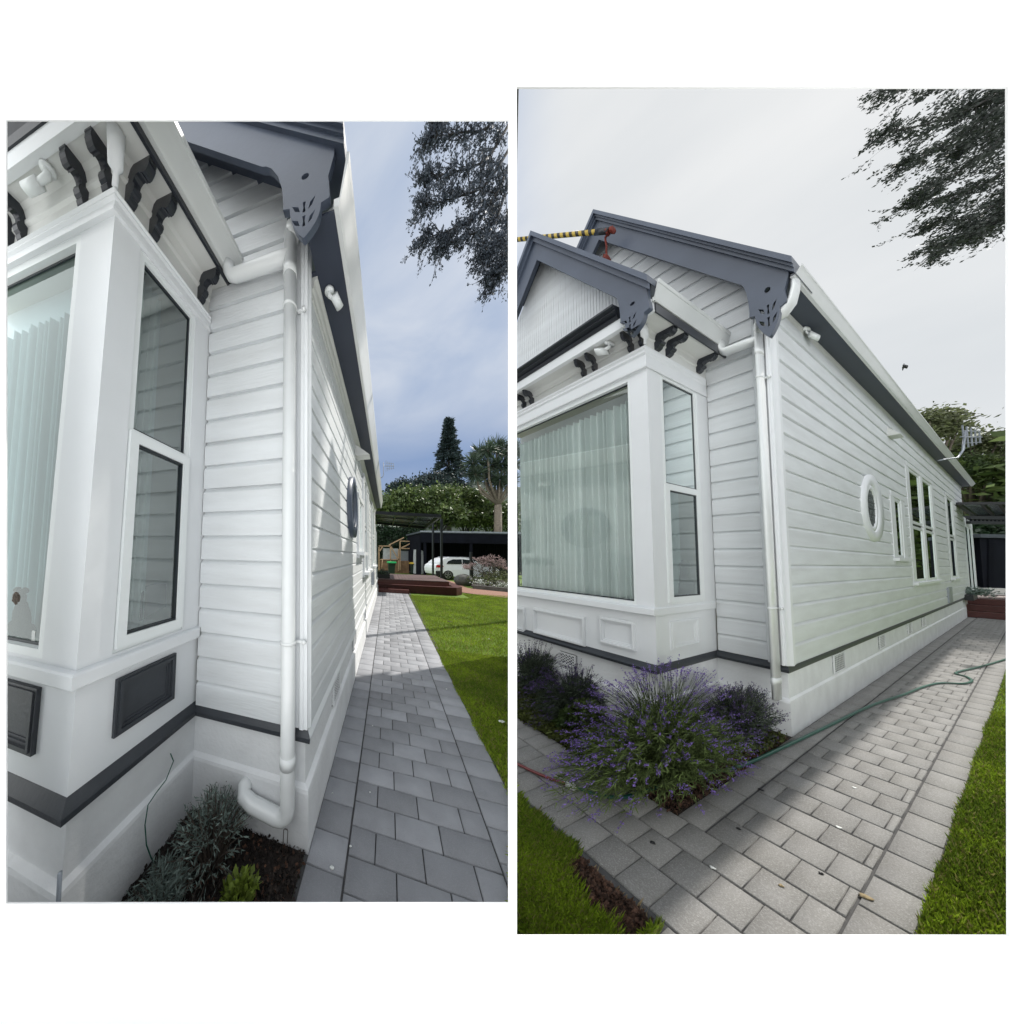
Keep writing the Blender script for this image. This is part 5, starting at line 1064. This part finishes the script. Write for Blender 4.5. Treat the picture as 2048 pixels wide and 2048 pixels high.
# in the left windows
def blob(name, label, cat, parts, m, s, base):
    t = Thing(name, label, cat, s, base); q = MB()
    for c, r in parts: q.ell(c, r, 16, 10, jit=.10)
    t.part('body', q, m); return t
p0 = lhit('L', 42, 1258, 'y', -.556); blob('plush_toy', 'tan plush animal sitting behind the left front window', 'toy', [((p0[0], p0[1], p0[2] + .05), (.062, .016, .085)), ((p0[0] - .015, p0[1] - .005, p0[2] + .145), (.042, .015, .042)), ((p0[0] + .05, p0[1], p0[2] - .0), (.05, .015, .04)), ((p0[0] - .05, p0[1], p0[2] + .0), (.04, .015, .04)), ((p0[0] + .012, p0[1], p0[2] + .18), (.015, .012, .015)), ((p0[0] - .045, p0[1], p0[2] + .18), (.015, .012, .015))], M['fur'], 'L', p0)
a = lhit('L', 286, 1236, 'x', -.88); q = MB(); q.prism([(a[1], a[2] - .02), (a[1] + .155, a[2] + .03), (a[1] + .15, a[2] + .17), (a[1] + .10, a[2] + .175), (a[1] + .03, a[2] + .165), (a[1] + .005, a[2] + .13)], 'yz', -.93, -.90); solo('dark_bag', 'dark plum bag standing inside the left side window', 'bag', q, M['leather'], 'L', a)
a = lhit('L', 68, 1270, 'y', -.574); q = MB(); q.box(a[0] - .012, a[0] + .012, -.576, -.574, a[2] - .03, a[2] + .02); solo('window_sticker', 'small white square sticker in the corner of the left front window', 'sticker', q, M['whitef'], 'L', a)
a = lhit('R', 1376, 1185, 'x', -.385); q = MB(); o = [(-.16, -.03), (.20, -.03), (.19, .13), (.06, .16), (.10, .22), (.11, .30), (.05, .34), (-.05, .335), (-.10, .29), (-.08, .22), (-.11, .14), (-.15, .05)]
q.prism([(a[1] + u, a[2] + v) for u, v in o], 'yz', -.405, -.395); solo('figurine', 'dark sitting figurine standing inside the right side window', 'figurine', q, M['leather'], 'R', a)
# garden bits by the left plinth
q = MB(); pts_ = [lhit('L', x, y, 'x', v) for x, y, v in ((341, 1507, -.762), (347, 1522, -.755), (332, 1560, -.755), (312, 1586, -.752), (296, 1610, -.74), (290, 1650, -.735), (293, 1690, -.72), (302, 1715, -.70), (314, 1735, -.68), (318, 1722, -.68))]
for p in pts_: p[2] = max(p[2], .01)
q.tube(pts_, .0028, 6); solo('green_wire', 'thin green wire hanging down the left bay plinth into the bed', 'wire', q, M['hose'], 'L', pts_[0])
q = MB(); a = lhit('L', 570, 1700, 'y', -.03); q.tube([(a[0] - .012, -.035, -.01), (a[0] - .01, -.03, .11), (a[0] - .004, -.03, .118), (a[0] + .01, -.03, .118), (a[0] + .014, -.03, .11), (a[0] + .012, -.035, -.01)], .0022, 6); solo('wire_hoop', 'thin rusty wire hoop standing in soil by the left corner', 'hoop', q, M['twig'], 'L', a)
q = MB(); a = lhit('L', 120, 1745, 'y', -.66); q.tube([(a[0], a[1], 0), (a[0], a[1], a[2])], .0065, 10); solo('metal_stake', 'thin grey metal tube standing at the left bay corner', 'stake', q, M['metal'], 'L', (a[0], a[1], 0))

# ---- right garden: hose, pole, bird, rear yard
def smooth(P_, n=8):
    P_ = [np.array(p, float) for p in P_]; out = []
    for i in range(len(P_) - 1):
        p0, p1, p2, p3 = P_[max(i - 1, 0)], P_[i], P_[i + 1], P_[min(i + 2, len(P_) - 1)]
        for k in range(n): t_ = k / n; out.append(.5 * ((2 * p1) + (-p0 + p2) * t_ + (2 * p0 - 5 * p1 + 4 * p2 - p3) * t_ ** 2 + (-p0 + 3 * p1 - 3 * p2 + p3) * t_ ** 3))
    return out + [P_[-1]]
hz = .016
t = Thing('garden_hose', 'garden hose lying across the right path, green beyond a red length', 'hose', None, gnd(1140, 1570))
g1 = [gnd(x, y, hz) for x, y in ((1143, 1571), (1190, 1588), (1249, 1594), (1320, 1572), (1410, 1548), (1480, 1532), (1560, 1497), (1650, 1455), (1740, 1412), (1810, 1388), (1845, 1374), (1880, 1366), (1925, 1367), (1943, 1362), (1935, 1354), (1912, 1347), (1922, 1342), (1965, 1332), (2012, 1318), (2060, 1302))]
def hose_tube(P_, r, cols):
    q = MB(); P_ = smooth(P_, 7); q.tube(P_, r, 10, sc=(1, 1, 1)); return q
t.part('green_hose', hose_tube(g1, .0095, 0), M['hose'])
g2 = [gnd(x, y, hz) for x, y in ((1027, 1524), (1060, 1540), (1100, 1557), (1133, 1568))]; t.part('red_hose', hose_tube(g2, .010, 0), M['hosered'])
q = MB(); a, b = gnd(1130, 1567, .02), gnd(1150, 1573, .02); q.tube([a, a + (b - a) * .3, a + (b - a) * .35, a + (b - a) * .7, b], [.02, .023, .027, .027, .018], 12); t.part('connector', q, M['gutterg'])
pA, pB = lhit('R', 1026, 480, 'y', -.75), lhit('R', 1213, 462, 'y', -.45)
t = Thing('striped_pole', 'black and yellow striped pole reaching over the right gables', 'pole', 'R', pA)
q = MB(); q.tube([pA, pB], [.026, .026], 14); t.part('pole_shaft', q, M['stripe']); q = MB(); q.tube([pB - (pB - pA) * .09, pB + (pB - pA) * .01], .032, 14); t.part('end_sleeve', q, M['glossblack'])
kx = lhit('R', 1224, 460, 'y', -.40); t = Thing('red_cloth', 'dark red cloth knotted on the pole end, hanging by the gable', 'cloth', 'R', kx)
q = MB(); q.ell(kx, (.019, .07, .042), 14, 10, jit=.18); q.ell(kx - (.03, .02, .0), (.016, .06, .03), 12, 8, jit=.3); t.part('knot', q, M['red'])
q = MB(); h1, h2 = lhit('R', 1211, 475, 'y', -.40), lhit('R', 1213, 518, 'y', -.30); q.tube(smooth([kx - (.02, 0, .02), h1, h1 + (h2 - h1) * .4 + (.004, 0, 0), h1 + (h2 - h1) * .8, h2], 5), .013, 8, sc=(.5, 1.6, 1)); q.ell(h2, (.022, .09, .05), 12, 8, jit=.2); t.part('tail', q, M['red'])
q = MB(); a, b = lhit('R', 1026, 541, 'y', -.9), lhit('R', 1040, 538, 'y', -.9); q.tube([a, b], .015, 8); solo('thin_pole', 'end of a second thin dark pole at the left edge of the right view', 'pole', q, M['glossblack'], 'R', a)
Y = 7.0; c = pt(1811, 734, Y); t = Thing('flying_bird', 'small dark bird flying above the right house gutter', 'bird', None, c); q = MB(); u = 1 / F * Y
body = [c + np.array(v) * u for v in ((4, .5, -3), (2, .4, 0), (0, 0, 1.5), (-2, 0, 3), (-4.5, 0, 5))]
q.tube(body, [.2 * u, 1.8 * u, 2.2 * u, 1.6 * u, .5 * u], 8)
q.add([c + np.array(v) * u for v in ((1, .5, 1), (-1, -.5, 1.5), (-7, -4, -2.5), (-8.5, -4, -2), (-4, -2, 2.5), (1, .8, 1.5))], [(0, 1, 2, 3, 4, 5)])
q.add([c + np.array(v) * u for v in ((2, .5, 0), (0, 0, .5), (3, 4, 4), (8, 6, -2), (9, 6, -3), (5, 3, 1))], [(0, 1, 2, 3, 4, 5)]); q.add([c + np.array(v) * u for v in ((-3, 0, 4), (-1, .5, 3), (-1.5, 0, 8), (-3.5, 0, 7.5))], [(0, 1, 2, 3)]); t.part('body', q, M['bird'])
# deck steps, planter, canopy, sheds behind the right house
t = Thing('rear_deck', 'dark red deck with three steps at the end of the right path', 'deck', 'R', (0, 16.6, 0))
for k in range(3): q = MB(); q.box(-.045, .9, 16.7 + .5 * k, 17.25 + .5 * k, .01 + .18 * k, .18 + .18 * k); t.part('step', q, M['deck'])
q = MB(); q.box(-.045, 1.1, 18.2, 24, .3, .555); t.part('deck_boards', q, M['decktop'])
q = MB(); wbox(q, 1975, 2040, 1178, 1190, 8.6, .2, z0=.1); solo('pale_step', 'pale concrete strip behind the right deck', 'slab', q, M['pale'])
t = Thing('planter_box', 'black planter with small succulents on the right deck by the door', 'planter', 'R', (0, 17.9, .555)); q = MB(); a = lhit('R', 1933, 1199, 'x', .02); q.box(.005, .10, a[1] - .2, a[1] + 1.3, .555, .72); t.part('box', q, M['glossblack'])
C = wld('R', (.05, a[1] + .5, .76)) + rng.normal(size=(420, 3)) * np.array([.16, .12, .06]); D = rng.normal(size=(420, 3)); D[:, 2] = abs(D[:, 2]) + .4; base_w = wld('R', (0, 0, 0))
Cl = np.array([loc('R', c_) for c_ in C]); t.part('plants', leafcloud('plants', Cl, .10, M['bush_grey'], aspect=.25, dirs=D, base=t.base), M['bush_grey'])
t = Thing('canopy', 'black-framed translucent canopy beyond the right house wall', 'canopy', None, pt(1960, 1020, 7.6))
c00, c10, c11, c01 = pt(1914, 1007, 7.0), pt(2060, 1006, 6.4), pt(2060, 1030, 7.6), pt(1948, 1030, 7.9)
q = MB(); q.add([c00, c10, c11, c01] + [p + np.array([0, 0, .03]) for p in (c00, c10, c11, c01)], [(0, 1, 2, 3), (7, 6, 5, 4), (0, 4, 5, 1), (1, 5, 6, 2), (2, 6, 7, 3), (3, 7, 4, 0)]); t.part('roof_sheet', q, M['poly'])
q = MB()
for a, b in ((c00, c10), (c10, c11), (c11, c01), (c01, c00)): q.beam(a, b, .06, .07)
for f in (.35, .6, .85): q.beam(c00 + (c10 - c00) * f, c01 + (c11 - c01) * f, .04, .05)
t.part('frame', q, M['glossblack'])
q = MB(); wbox(q, 1942, 2060, 1033, 1038, 8.2, .1); wbox(q, 1942, 2060, 1044, 1047, 8.2, .1)
for i in range(14): wbox(q, 1945 + i * 8, 1947 + i * 8, 1035, 1046, 8.25, .03)
t.part('rear_beam', q, M['glossblack'])
t = Thing('garden_shed', 'black ribbed garden shed beyond the right deck', 'shed', None, (pt(1990, 1180, 9)[0], 9, 0)); q = MB(); wbox(q, 1968, 2080, 1074, 1183, 9.0, 1.5, z0=0)
for i in range(26): wbox(q, 1978, 1992, 1079 + i * 4, 1081 + i * 4, 8.97, .03)
t.part('wall', q, M['shed']); q = MB(); wbox(q, 1962, 2080, 1070, 1075, 8.9, 1.7); t.part('roof', q, M['roof'])
q = MB()
for i in range(9): wbox(q, 1950 + i * 3.4, 1952.4 + i * 3.4, 1118, 1185, 9.3, .03, z0=0)
solo('paling_fence', 'dark paling fence between the right house and the black shed', 'fence', q, M['timber2'], None, (pt(1960, 1180, 9.3)[0], 9.3, 0))
# little litter on the right paving
k = 0
for px_, py_, s_, m_, lb in ((1709, 1576, .011, 'whitef', 'white bird dropping on the middle of the right path'), (1677, 1655, .013, 'whitef', 'larger white bird dropping lower on the right path'), (1425, 1736, .011, 'whitef', 'grey-white feather scrap on the shaded right paving'), (1732, 1795, .022, 'dry', 'tuft of dry straw on the long joint of the right path'), (1306, 1686, .012, 'wire', 'dark pebble on the shaded right paving'), (1642, 1747, .009, 'wire', 'dark leaf bit on the lower right path'), (1523, 1580, .015, 'wire', 'dark clod at the bed corner of the right path'), (1478, 1658, .010, 'wire', 'small dark clod below the lavender tip'), (1563, 1772, .010, 'dry', 'small orange-brown leaf near the bottom of the right path')):
    c = gnd(px_, py_, .004); q = MB(); q.ell((c[0], c[1], .006), (s_, s_ * .6, .004), 9, 6, jit=.35); solo('paving_litter', lb, 'litter', q, M[m_])

# ================================================================== things mirrored in the panes: power lines and a tree row behind the viewer
for i, z in enumerate((5.6, 5.9, 6.4, 6.7)):
    q = MB(); q.tube([(-30 + 6 * k, -13 - .2 * i, z + .012 * (6 * k - 30) ** 2 * .1) for k in range(11)], .018, 5); solo('power_line', ['lowest power line mirrored in the window glass', 'second lowest power line mirrored in the window glass', 'second highest power line mirrored in the window glass', 'highest power line mirrored in the window glass'][i], 'cable', q, M['wire'], group='overhead power lines')
# ================================================================== planting
def twig_bush(name, label, cat, fr, base, rad, hgt, nst, mt, ml, leaf, per, sc=(1, 1, 1), flower=None, fl=.03, fper=10, spread=1.0, aspect=.3, keep=None, stem_r=.0016, arch=.25, bare=.35, group=None, fstart=.0, lean=(0, 0), ffrac=1.0, fstem=.0):
    """many thin stems fanning out of one spot, narrow leaves along them, flower spikes on the tips"""
    base = np.array(base, float); sc = np.array(sc, float); t = Thing(name, label, cat, fr, base, group); q = MB(); LC = []; LD = []; FC = []; FD = []
    for i in range(nst):
        a = random.uniform(0, 2 * math.pi); e = random.uniform(0, 1) ** .6 * spread; r = rad * e; h = hgt * (1 - .55 * e ** 2) * random.uniform(.75, 1.1)
        p0 = base + np.array([math.cos(a) * rad * .25 * random.random(), math.sin(a) * rad * .25 * random.random(), 0]) * sc
        tip = base + np.array([math.cos(a) * r + lean[0], math.sin(a) * r + lean[1], h]) * sc; mid = (p0 + tip) / 2 + np.array([-math.cos(a) * r * .12, -math.sin(a) * r * .12, h * arch]) * sc
        if e > .75: tip[2] -= hgt * .12 * random.random()
        tt = np.linspace(0, 1, 6)[:, None]; cv = (1 - tt) ** 2 * p0 + 2 * tt * (1 - tt) * mid + tt ** 2 * tip
        if keep is not None and not keep(wld(fr, tip)[None] if fr else tip[None])[0]: continue
        q.tube(list(cv), [stem_r * 1.6, stem_r * 1.4, stem_r * 1.2, stem_r, stem_r * .9, stem_r * .7], 4, sc=sc, caps=False)
        u = np.random.default_rng(i).uniform(bare, 1 - fstem, (per, 1)); P_ = (1 - u) ** 2 * p0 + 2 * u * (1 - u) * mid + u ** 2 * tip; LC.append(P_ + rng.normal(size=(per, 3)) * .006 * sc)
        d = (tip - mid) / sc; d /= np.linalg.norm(d); LD.append(np.tile(d * .8, (per, 1)) + rng.normal(size=(per, 3)) * .5)
        if flower and random.random() < ffrac:
            n = fper; u = rng.uniform(0, 1, (n, 1)); FC.append(tip + d * sc * (u - .5) * fl * 2.2 + rng.normal(size=(n, 3)) * .0042 * sc); FD.append(np.tile(d, (n, 1)) + rng.normal(size=(n, 3)) * .6)
    t.part('stems', q, mt, fix=False); t.part('foliage', leafcloud('foliage', np.concatenate(LC), leaf, ml, sc=sc, aspect=aspect, dirs=np.concatenate(LD), base=base), ml)
    if FC: t.part('flowers', leafcloud('flowers', np.concatenate(FC), fl * .32, flower, sc=sc, aspect=.65, dirs=np.concatenate(FD), base=base), flower)
    return t
# left bed
twig_bush('lavender_bush', 'dry grey lavender bush with bare flower stalks in the left bed', 'shrub', 'L', (-.46, -.19, 0), .21, .34, 170, M['twig'], M['bush_grey'], .030, 10, aspect=.18, bare=.5, stem_r=.0022, flower=M['twig'], fl=.02, fper=3, ffrac=.3)
twig_bush('lavender_bush', 'low silvery lavender at the very bottom of the left bed', 'shrub', 'L', (-.56, -.395, 0), .15, .17, 110, M['twig'], M['bush_grey'], .032, 16, aspect=.16, bare=.3)
twig_bush('succulent_plant', 'yellow-green leafy plant in the left bed beside the soil', 'plant', 'L', (-.24, -.27, 0), .085, .10, 46, M['twig'], M['succ'], .034, 9, aspect=.6, bare=.5, spread=1.0)
twig_bush('succulent_plant', 'smaller yellow-green plant lower in the left bed', 'plant', 'L', (-.20, -.345, 0), .065, .07, 26, M['twig'], M['succ'], .034, 8, aspect=.6, bare=.5)
def crumbs(name, label, fr, x0, x1, y0, y1, n, size, m, keep=None, cat='soil', sc=(1, 1, 1)):
    C = np.stack([rng.uniform(x0, x1, n), rng.uniform(y0, y1, n), rng.uniform(0, .012, n)], 1)
    W_ = np.array([wld(fr, c) for c in C]); k_ = (right_side(W_) if fr == 'R' else left_side(W_)) & (W_[:, 1] > .76); C = C[k_]; o = bpy.data.objects.new(name, leafcloud(name, C, size, m, sc=sc, aspect=.9)); COL.objects.link(o); o.matrix_world = fmat(fr); o['kind'] = 'stuff'; o['label'] = label; o['category'] = cat
crumbs('soil_crumbs', 'crumbly dark soil and bits in the left bed', 'L', -.80, -.01, -.55, -.0, 5200, .016, M['soil'])
crumbs('mulch_chips', 'brown bark chips and straw on the soil of the left bed', 'L', -.55, -.02, -.50, -.02, 420, .02, M['bark'], cat='mulch')
crumbs('bark_mulch', 'reddish bark mulch at the right end of the right bed', 'R', -.16, .0, -2.2, -.1, 5200, .022, M['bark'], cat='mulch', sc=(.45, 2.1, 1))
crumbs('dead_grass', 'brown thatch on the bare earth patch', 'R', -.05, .18, -3.27, -3.10, 2600, .02, M['bark'], cat='thatch', sc=(.6, 2.5, 1))
SR = (.45, 2.1, 1)
def kR(W_): return W_[:, 0] > SPLIT * W_[:, 1] + .01
# right bed: main lavender, darker lavender by the corner, grey-green plants to the left, ground cover
twig_bush('lavender_bush', 'big purple-flowering lavender bush spilling over the right paving', 'shrub', 'R', (-.165, -1.84, 0), .61, .46, 900, M['lav'], M['lav'], .050, 24, sc=SR, flower=M['flower'], fl=.034, fper=17, aspect=.12, bare=.15, keep=kR, stem_r=.0016, ffrac=.42, arch=.30, fstem=.08)
twig_bush('lavender_bush', 'taller lavender stalks leaning over the big bush towards the bay', 'shrub', 'R', (-.27, -1.45, 0), .62, .68, 300, M['lav'], M['lav'], .045, 10, sc=SR, flower=M['flower'], fl=.034, fper=17, aspect=.12, bare=.15, keep=kR, fstem=.45, spread=1.0)
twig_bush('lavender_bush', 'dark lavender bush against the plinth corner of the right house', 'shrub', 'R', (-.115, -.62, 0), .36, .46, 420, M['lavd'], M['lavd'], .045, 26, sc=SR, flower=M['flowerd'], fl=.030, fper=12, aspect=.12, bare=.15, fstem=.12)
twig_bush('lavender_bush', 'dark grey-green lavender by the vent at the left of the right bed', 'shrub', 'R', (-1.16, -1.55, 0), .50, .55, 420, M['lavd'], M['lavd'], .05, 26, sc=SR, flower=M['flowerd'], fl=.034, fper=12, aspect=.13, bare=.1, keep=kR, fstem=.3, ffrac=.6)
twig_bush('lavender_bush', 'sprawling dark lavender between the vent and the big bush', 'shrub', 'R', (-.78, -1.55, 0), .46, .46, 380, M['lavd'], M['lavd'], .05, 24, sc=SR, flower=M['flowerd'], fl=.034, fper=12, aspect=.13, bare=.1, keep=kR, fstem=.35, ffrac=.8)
twig_bush('leafy_plant', 'rounded mid green leafy plant in front of the bay plinth', 'plant', 'R', (-.66, -1.72, 0), .17, .22, 190, M['cover_g'], M['rhodo'], .035, 14, sc=SR, aspect=.6, bare=.2, keep=kR)
n = 9000; C = np.stack([rng.uniform(-1.25, -.36, n), rng.uniform(-2.22, -1.42, n), rng.uniform(.0, .05, n)], 1); W_ = np.array([wld('R', c) for c in C]); C = C[kR(W_)]
o = bpy.data.objects.new('ground_cover', leafcloud('ground_cover', C, .026, M['cover_g'], sc=SR, aspect=.8)); COL.objects.link(o); o.matrix_world = fmat('R'); o['kind'] = 'stuff'; o['label'] = 'olive green creeping ground cover in the right bed'; o['category'] = 'ground cover'
n = 1500; C = np.stack([rng.uniform(-.12, -.0, n), rng.uniform(-.75, -.1, n), rng.uniform(.0, .04, n)], 1)
o = bpy.data.objects.new('creeping_weeds', leafcloud('creeping_weeds', C, .022, M['cover_g'], sc=SR, aspect=.8)); COL.objects.link(o); o.matrix_world = fmat('R'); o['kind'] = 'stuff'; o['label'] = 'small green weeds at the plinth corner'; o['category'] = 'weeds'

# ---------------- overhanging branches in the upper right of either view
def overhang(name, label, trunk_pts, trunk_r, limbs, Y, m, keep, leaf, seed, px_step, extra=None, per=34):
    rs = np.random.default_rng(seed); base = np.array(trunk_pts[0], float); t = Thing(name, label, 'tree', None, base); q = MB(); q.tube(trunk_pts, trunk_r, 10); C = []; D = []
    for lb in limbs:
        if keep is not None: lb = [(min(x, 1017 - 2 * i_), y, d_) for i_, (x, y, d_) in enumerate(lb)]
        P_ = smooth([pt(x, y, Y + dy) for x, y, dy in lb], 6); n = len(P_); q.tube(P_, [px_step * (.9 - .75 * i / n) * .09 for i in range(n)], 6)
        for i in range(2, n):
            for _ in range(4 if i < n - 3 else 6):
                d0 = P_[i] - P_[max(0, i - 2)]; d0 /= np.linalg.norm(d0); d = d0 * .8 + rs.normal(size=3) * np.array([.5, .5, .5]) + np.array([-.15, 0, -.18]); d /= np.linalg.norm(d); L_ = px_step * rs.uniform(.6, 1.5) * (1 - .3 * i / n)
                e = P_[i] + d * L_
                if keep is not None and not keep(e[None])[0]: d[0] = -abs(d[0]) - .3; d /= np.linalg.norm(d); e = P_[i] + d * L_
                mid = (P_[i] + e) / 2 + np.array([0, 0, L_ * .08]); q.tube([P_[i], mid, e], [.010, .007, .003], 4, caps=False)
                for _ in range(5):
                    s0 = P_[i] + (e - P_[i]) * rs.uniform(.2, 1); dd = d * .7 + rs.normal(size=3) * .5; dd /= np.linalg.norm(dd); l2 = L_ * rs.uniform(.25, .55); s1 = s0 + dd * l2
                    if keep is not None and not keep(s1[None])[0]: dd[0] = -abs(dd[0]) - .2; dd /= np.linalg.norm(dd); s1 = s0 + dd * l2
                    q.tube([s0, s1], [.004, .002], 3, caps=False)
                    u = rs.uniform(.05, 1.05, (per // 4, 1)); C.append(s0 + (s1 - s0) * u + rs.normal(size=(per // 4, 3)) * leaf * .25); D.append(np.tile(dd * .5, (per // 4, 1)) + rs.normal(size=(per // 4, 3)) * .8)
    C = np.concatenate(C); D = np.concatenate(D)
    if extra is not None: C = np.concatenate([C, extra]); D = np.concatenate([D, rs.normal(size=extra.shape)])
    t.part('trunk', q, M['dtrunk'], fix=False); t.part('foliage', leafcloud('foliage', C, leaf, m, aspect=.55, dirs=D, keep=keep, base=base), m)
Yt = 6.0; tb_ = np.array([SPLIT * 1.002 * Yt + .02, Yt, 0])
tr_pts = [tb_, (tb_[0], Yt, 5), (tb_[0] + .05, Yt, 9), (tb_[0] + .1, Yt - .2, 14.6), (4.95, 4.4, 12.2), (4.9, 2.9, 9.2)]  # its end bends into a limb added to carry the shade clumps
shade_clump2 = np.array([5.8, 3.25, 9.0]) + rng.normal(size=(6000, 3)) * np.array([.6, .5, .3])  # unseen leaf clumps added overhead to shade the left bay
shade_clump = np.array([4.95, 2.92, 9.0]) + rng.normal(size=(9000, 3)) * np.array([.8, .5, .35])
def keep_l(C):
    c = C - np.array([0, 0, CAMH]); cz_ = c @ W2C[2]; px_ = CX + F * (c @ W2C[0]) / cz_; py_ = CY + F * (c @ W2C[1]) / cz_; return (px_ < 1024) | (py_ < 165)
overhang('overhanging_tree', 'fine-leaved dark branches hanging into the top right of the left view, plus added shade clumps overhead', tr_pts, [.07, .065, .06, .04, .03, .02],
    [((1024, 150, 0), (980, 250, -.2), (920, 265, -.4), (862, 275, -.5)), ((1026, 120, 0), (960, 180, 0), (900, 225, -.3), (868, 262, -.4)), ((1024, 250, 0), (970, 320, -.3), (905, 345, -.5), (862, 352, -.6)), ((1024, 300, 0), (970, 370, -.3), (910, 395, -.5), (850, 412, -.6)),
     ((1024, 330, 0), (985, 400, -.3), (920, 450, -.5), (850, 478, -.6)), ((1024, 360, 0), (990, 440, -.2), (940, 470, -.4), (890, 490, -.5)), ((1026, 420, 0), (1010, 470, -.2), (985, 490, -.4), (970, 505, -.5)), ((1026, 470, 0), (1014, 520, -.2), (1000, 540, -.3), (990, 550, -.3))],
    5.0, M['bluetree'], keep_l, .048, 11, .40, extra=np.concatenate([shade_clump, shade_clump2, np.array([6.15, 3.35, 9.1]) + rng.normal(size=(9000, 3)) * np.array([.6, .45, .3])]))  # includes the added clumps that keep sun off the left bay
Yr = 13.0; rb = pt(2230, 1300, Yr); rb[2] = 0
overhang('overhanging_tree', 'dense dark leafy branches hanging into the top right of the right view', [rb, (rb[0], Yr, 9), (rb[0] - .2, Yr, 20), pt(2200, -60, Yr)], [.4, .36, .3, .2],
    [((2110, 60, 0), (2000, 150, -.1), (1900, 165, -.2), (1780, 180, -.2)), ((2110, 90, 0), (1990, 190, -.1), (1880, 240, -.2), (1785, 262, -.2)), ((2110, 130, 0), (1990, 220, -.1), (1900, 285, -.2), (1815, 320, -.2)), ((2110, 200, 0), (2010, 270, -.1), (1940, 330, -.1), (1860, 372, -.2)), ((2110, 240, 0), (2020, 330, -.1), (1940, 380, -.1), (1840, 402, -.2)),
     ((2110, 280, 0), (2030, 360, -.1), (1960, 430, -.1), (1870, 445, -.2)), ((2110, 320, 0), (2040, 390, -.1), (1960, 460, -.1), (1868, 496, -.2)), ((2110, 340, 0), (2050, 400, -.1), (2000, 440, -.1), (1930, 470, -.1)), ((2110, 150, 0), (2050, 210, .1), (1980, 260, .1), (1920, 300, .1)), ((2110, 50, 0), (2060, 120, .2), (2000, 190, .2), (1940, 215, .2))],
    Yr, M['treedark'], None, .13, 23, 1.15)
# ---------------- trees beyond the right house
def rtree(name, label, px, py, Y, wpx, hpx, ncl, per, cr, leaf, m, group=None, shell=.6):
    c = pt(px, py, Y); b = c.copy(); b[2] = 0; r = wpx / F * Y; return tree(name, label, b, c[2], c, (r, r * .5, hpx / F * Y), ncl, per, cr, leaf, m, .12, M['trunk'], group=group, low=-.9, shell=shell, limbs=9)
rtree('wispy_tree', 'wispy olive tree rising behind the right gutter', 1868, 850, 11.6, 40, 42, 60, 60, .17, .15, M['olive'], 'trees beyond the right house')
rtree('wispy_tree', 'loose feathery tree top behind the right aerial', 1955, 890, 11.9, 46, 32, 56, 50, .16, .14, M['olive'], 'trees beyond the right house')
for i, (px_, py_, w, h) in enumerate(((1935, 945, 40, 40), (1995, 960, 50, 38), (1975, 1010, 60, 30), (2020, 925, 34, 40))):
    rtree('garden_tree', ['green tree below the wispy tree, beside the right eave end', 'green tree right of the eave end at the right edge', 'dark lower tree just above the right canopy', 'green tree at the far right edge behind the aerial'][i], px_, py_, 11.8 + .3 * i, w, h, 110, 80, .22, .11, M['rhodo'], 'trees beyond the right house')
t = Thing('tall_hedge', 'dark hedge behind the black garden shed', 'hedge', None, (pt(1990, 1100, 10.6)[0], 10.6, 0)); a, b = pt(1935, 1030, 10.6), pt(2090, 1190, 10.6); C = rng.uniform((a[0], 10.4, 0), (b[0], 10.9, a[2]), (6000, 3)); t.part('foliage', leafcloud('foliage', C, .16, M['hedge'], aspect=.6, base=t.base), M['hedge'])
q = MB(); q.box(a[0] - .2, b[0] + .5, 10.9, 11.2, 0, a[2] - .1); t.part('inner_branches', q, M['hill'])
# tree row behind the viewer, mirrored in the left window
for i, x in enumerate((-17, -11, -5.5)):
    tree('street_tree', ['tree behind the viewer, leftmost in the window reflection', 'tree behind the viewer, middle in the window reflection', 'tree behind the viewer, nearest the post in the reflection'][i], (x, -19, 0), 3, (x, -19, 2.0), (3.6, 1.6, 1.7 + .4 * (i % 2)), 60, 60, .35, .3, M['rhodo'], .15, M['trunk'], group='street trees mirrored in the panes')

for i, (x, y, r_, h_) in enumerate(((34, 8.6, 3.2, 9), (44, 10.5, 3.0, 10), (35, 5.0, 3.0, 8))):
    tree('garden_tree', ['dark tree mirrored in the right side windows, middle of three', 'dark tree mirrored in the right side windows, farthest left of three', 'dark tree mirrored in the right side windows, nearest the lawn'][i], (x, y, 0), h_, (x, y, h_ * .5), (r_, r_, h_ * .46), 90, 60, .45, .45, M['rhodo'], .2, M['trunk'], group='trees far behind the right lawn')

t = Thing('tall_hedge', 'long tall hedge opposite the right side wall, added to block low sky light, seen only in its panes', 'hedge', None, (14, .2, 0)); n = 15000; u = rng.uniform(0, 1, n)  # hedge added out of view to keep low sky light off the wall
C = np.stack([6.2 + 17 * u, -2.9 + 5.5 * u, rng.uniform(0, 3.7, n)], 1) + rng.normal(size=(n, 3)) * .22; C[:, 2] = abs(C[:, 2]); t.part('foliage', leafcloud('foliage', C, .26, M['hedge'], aspect=.6, base=t.base), M['hedge'])
q = MB(); q.beam((6.3, -3.1, 1.7), (23, 2.3, 1.7), .5, 3.4); t.part('inner_branches', q, M['hill'])
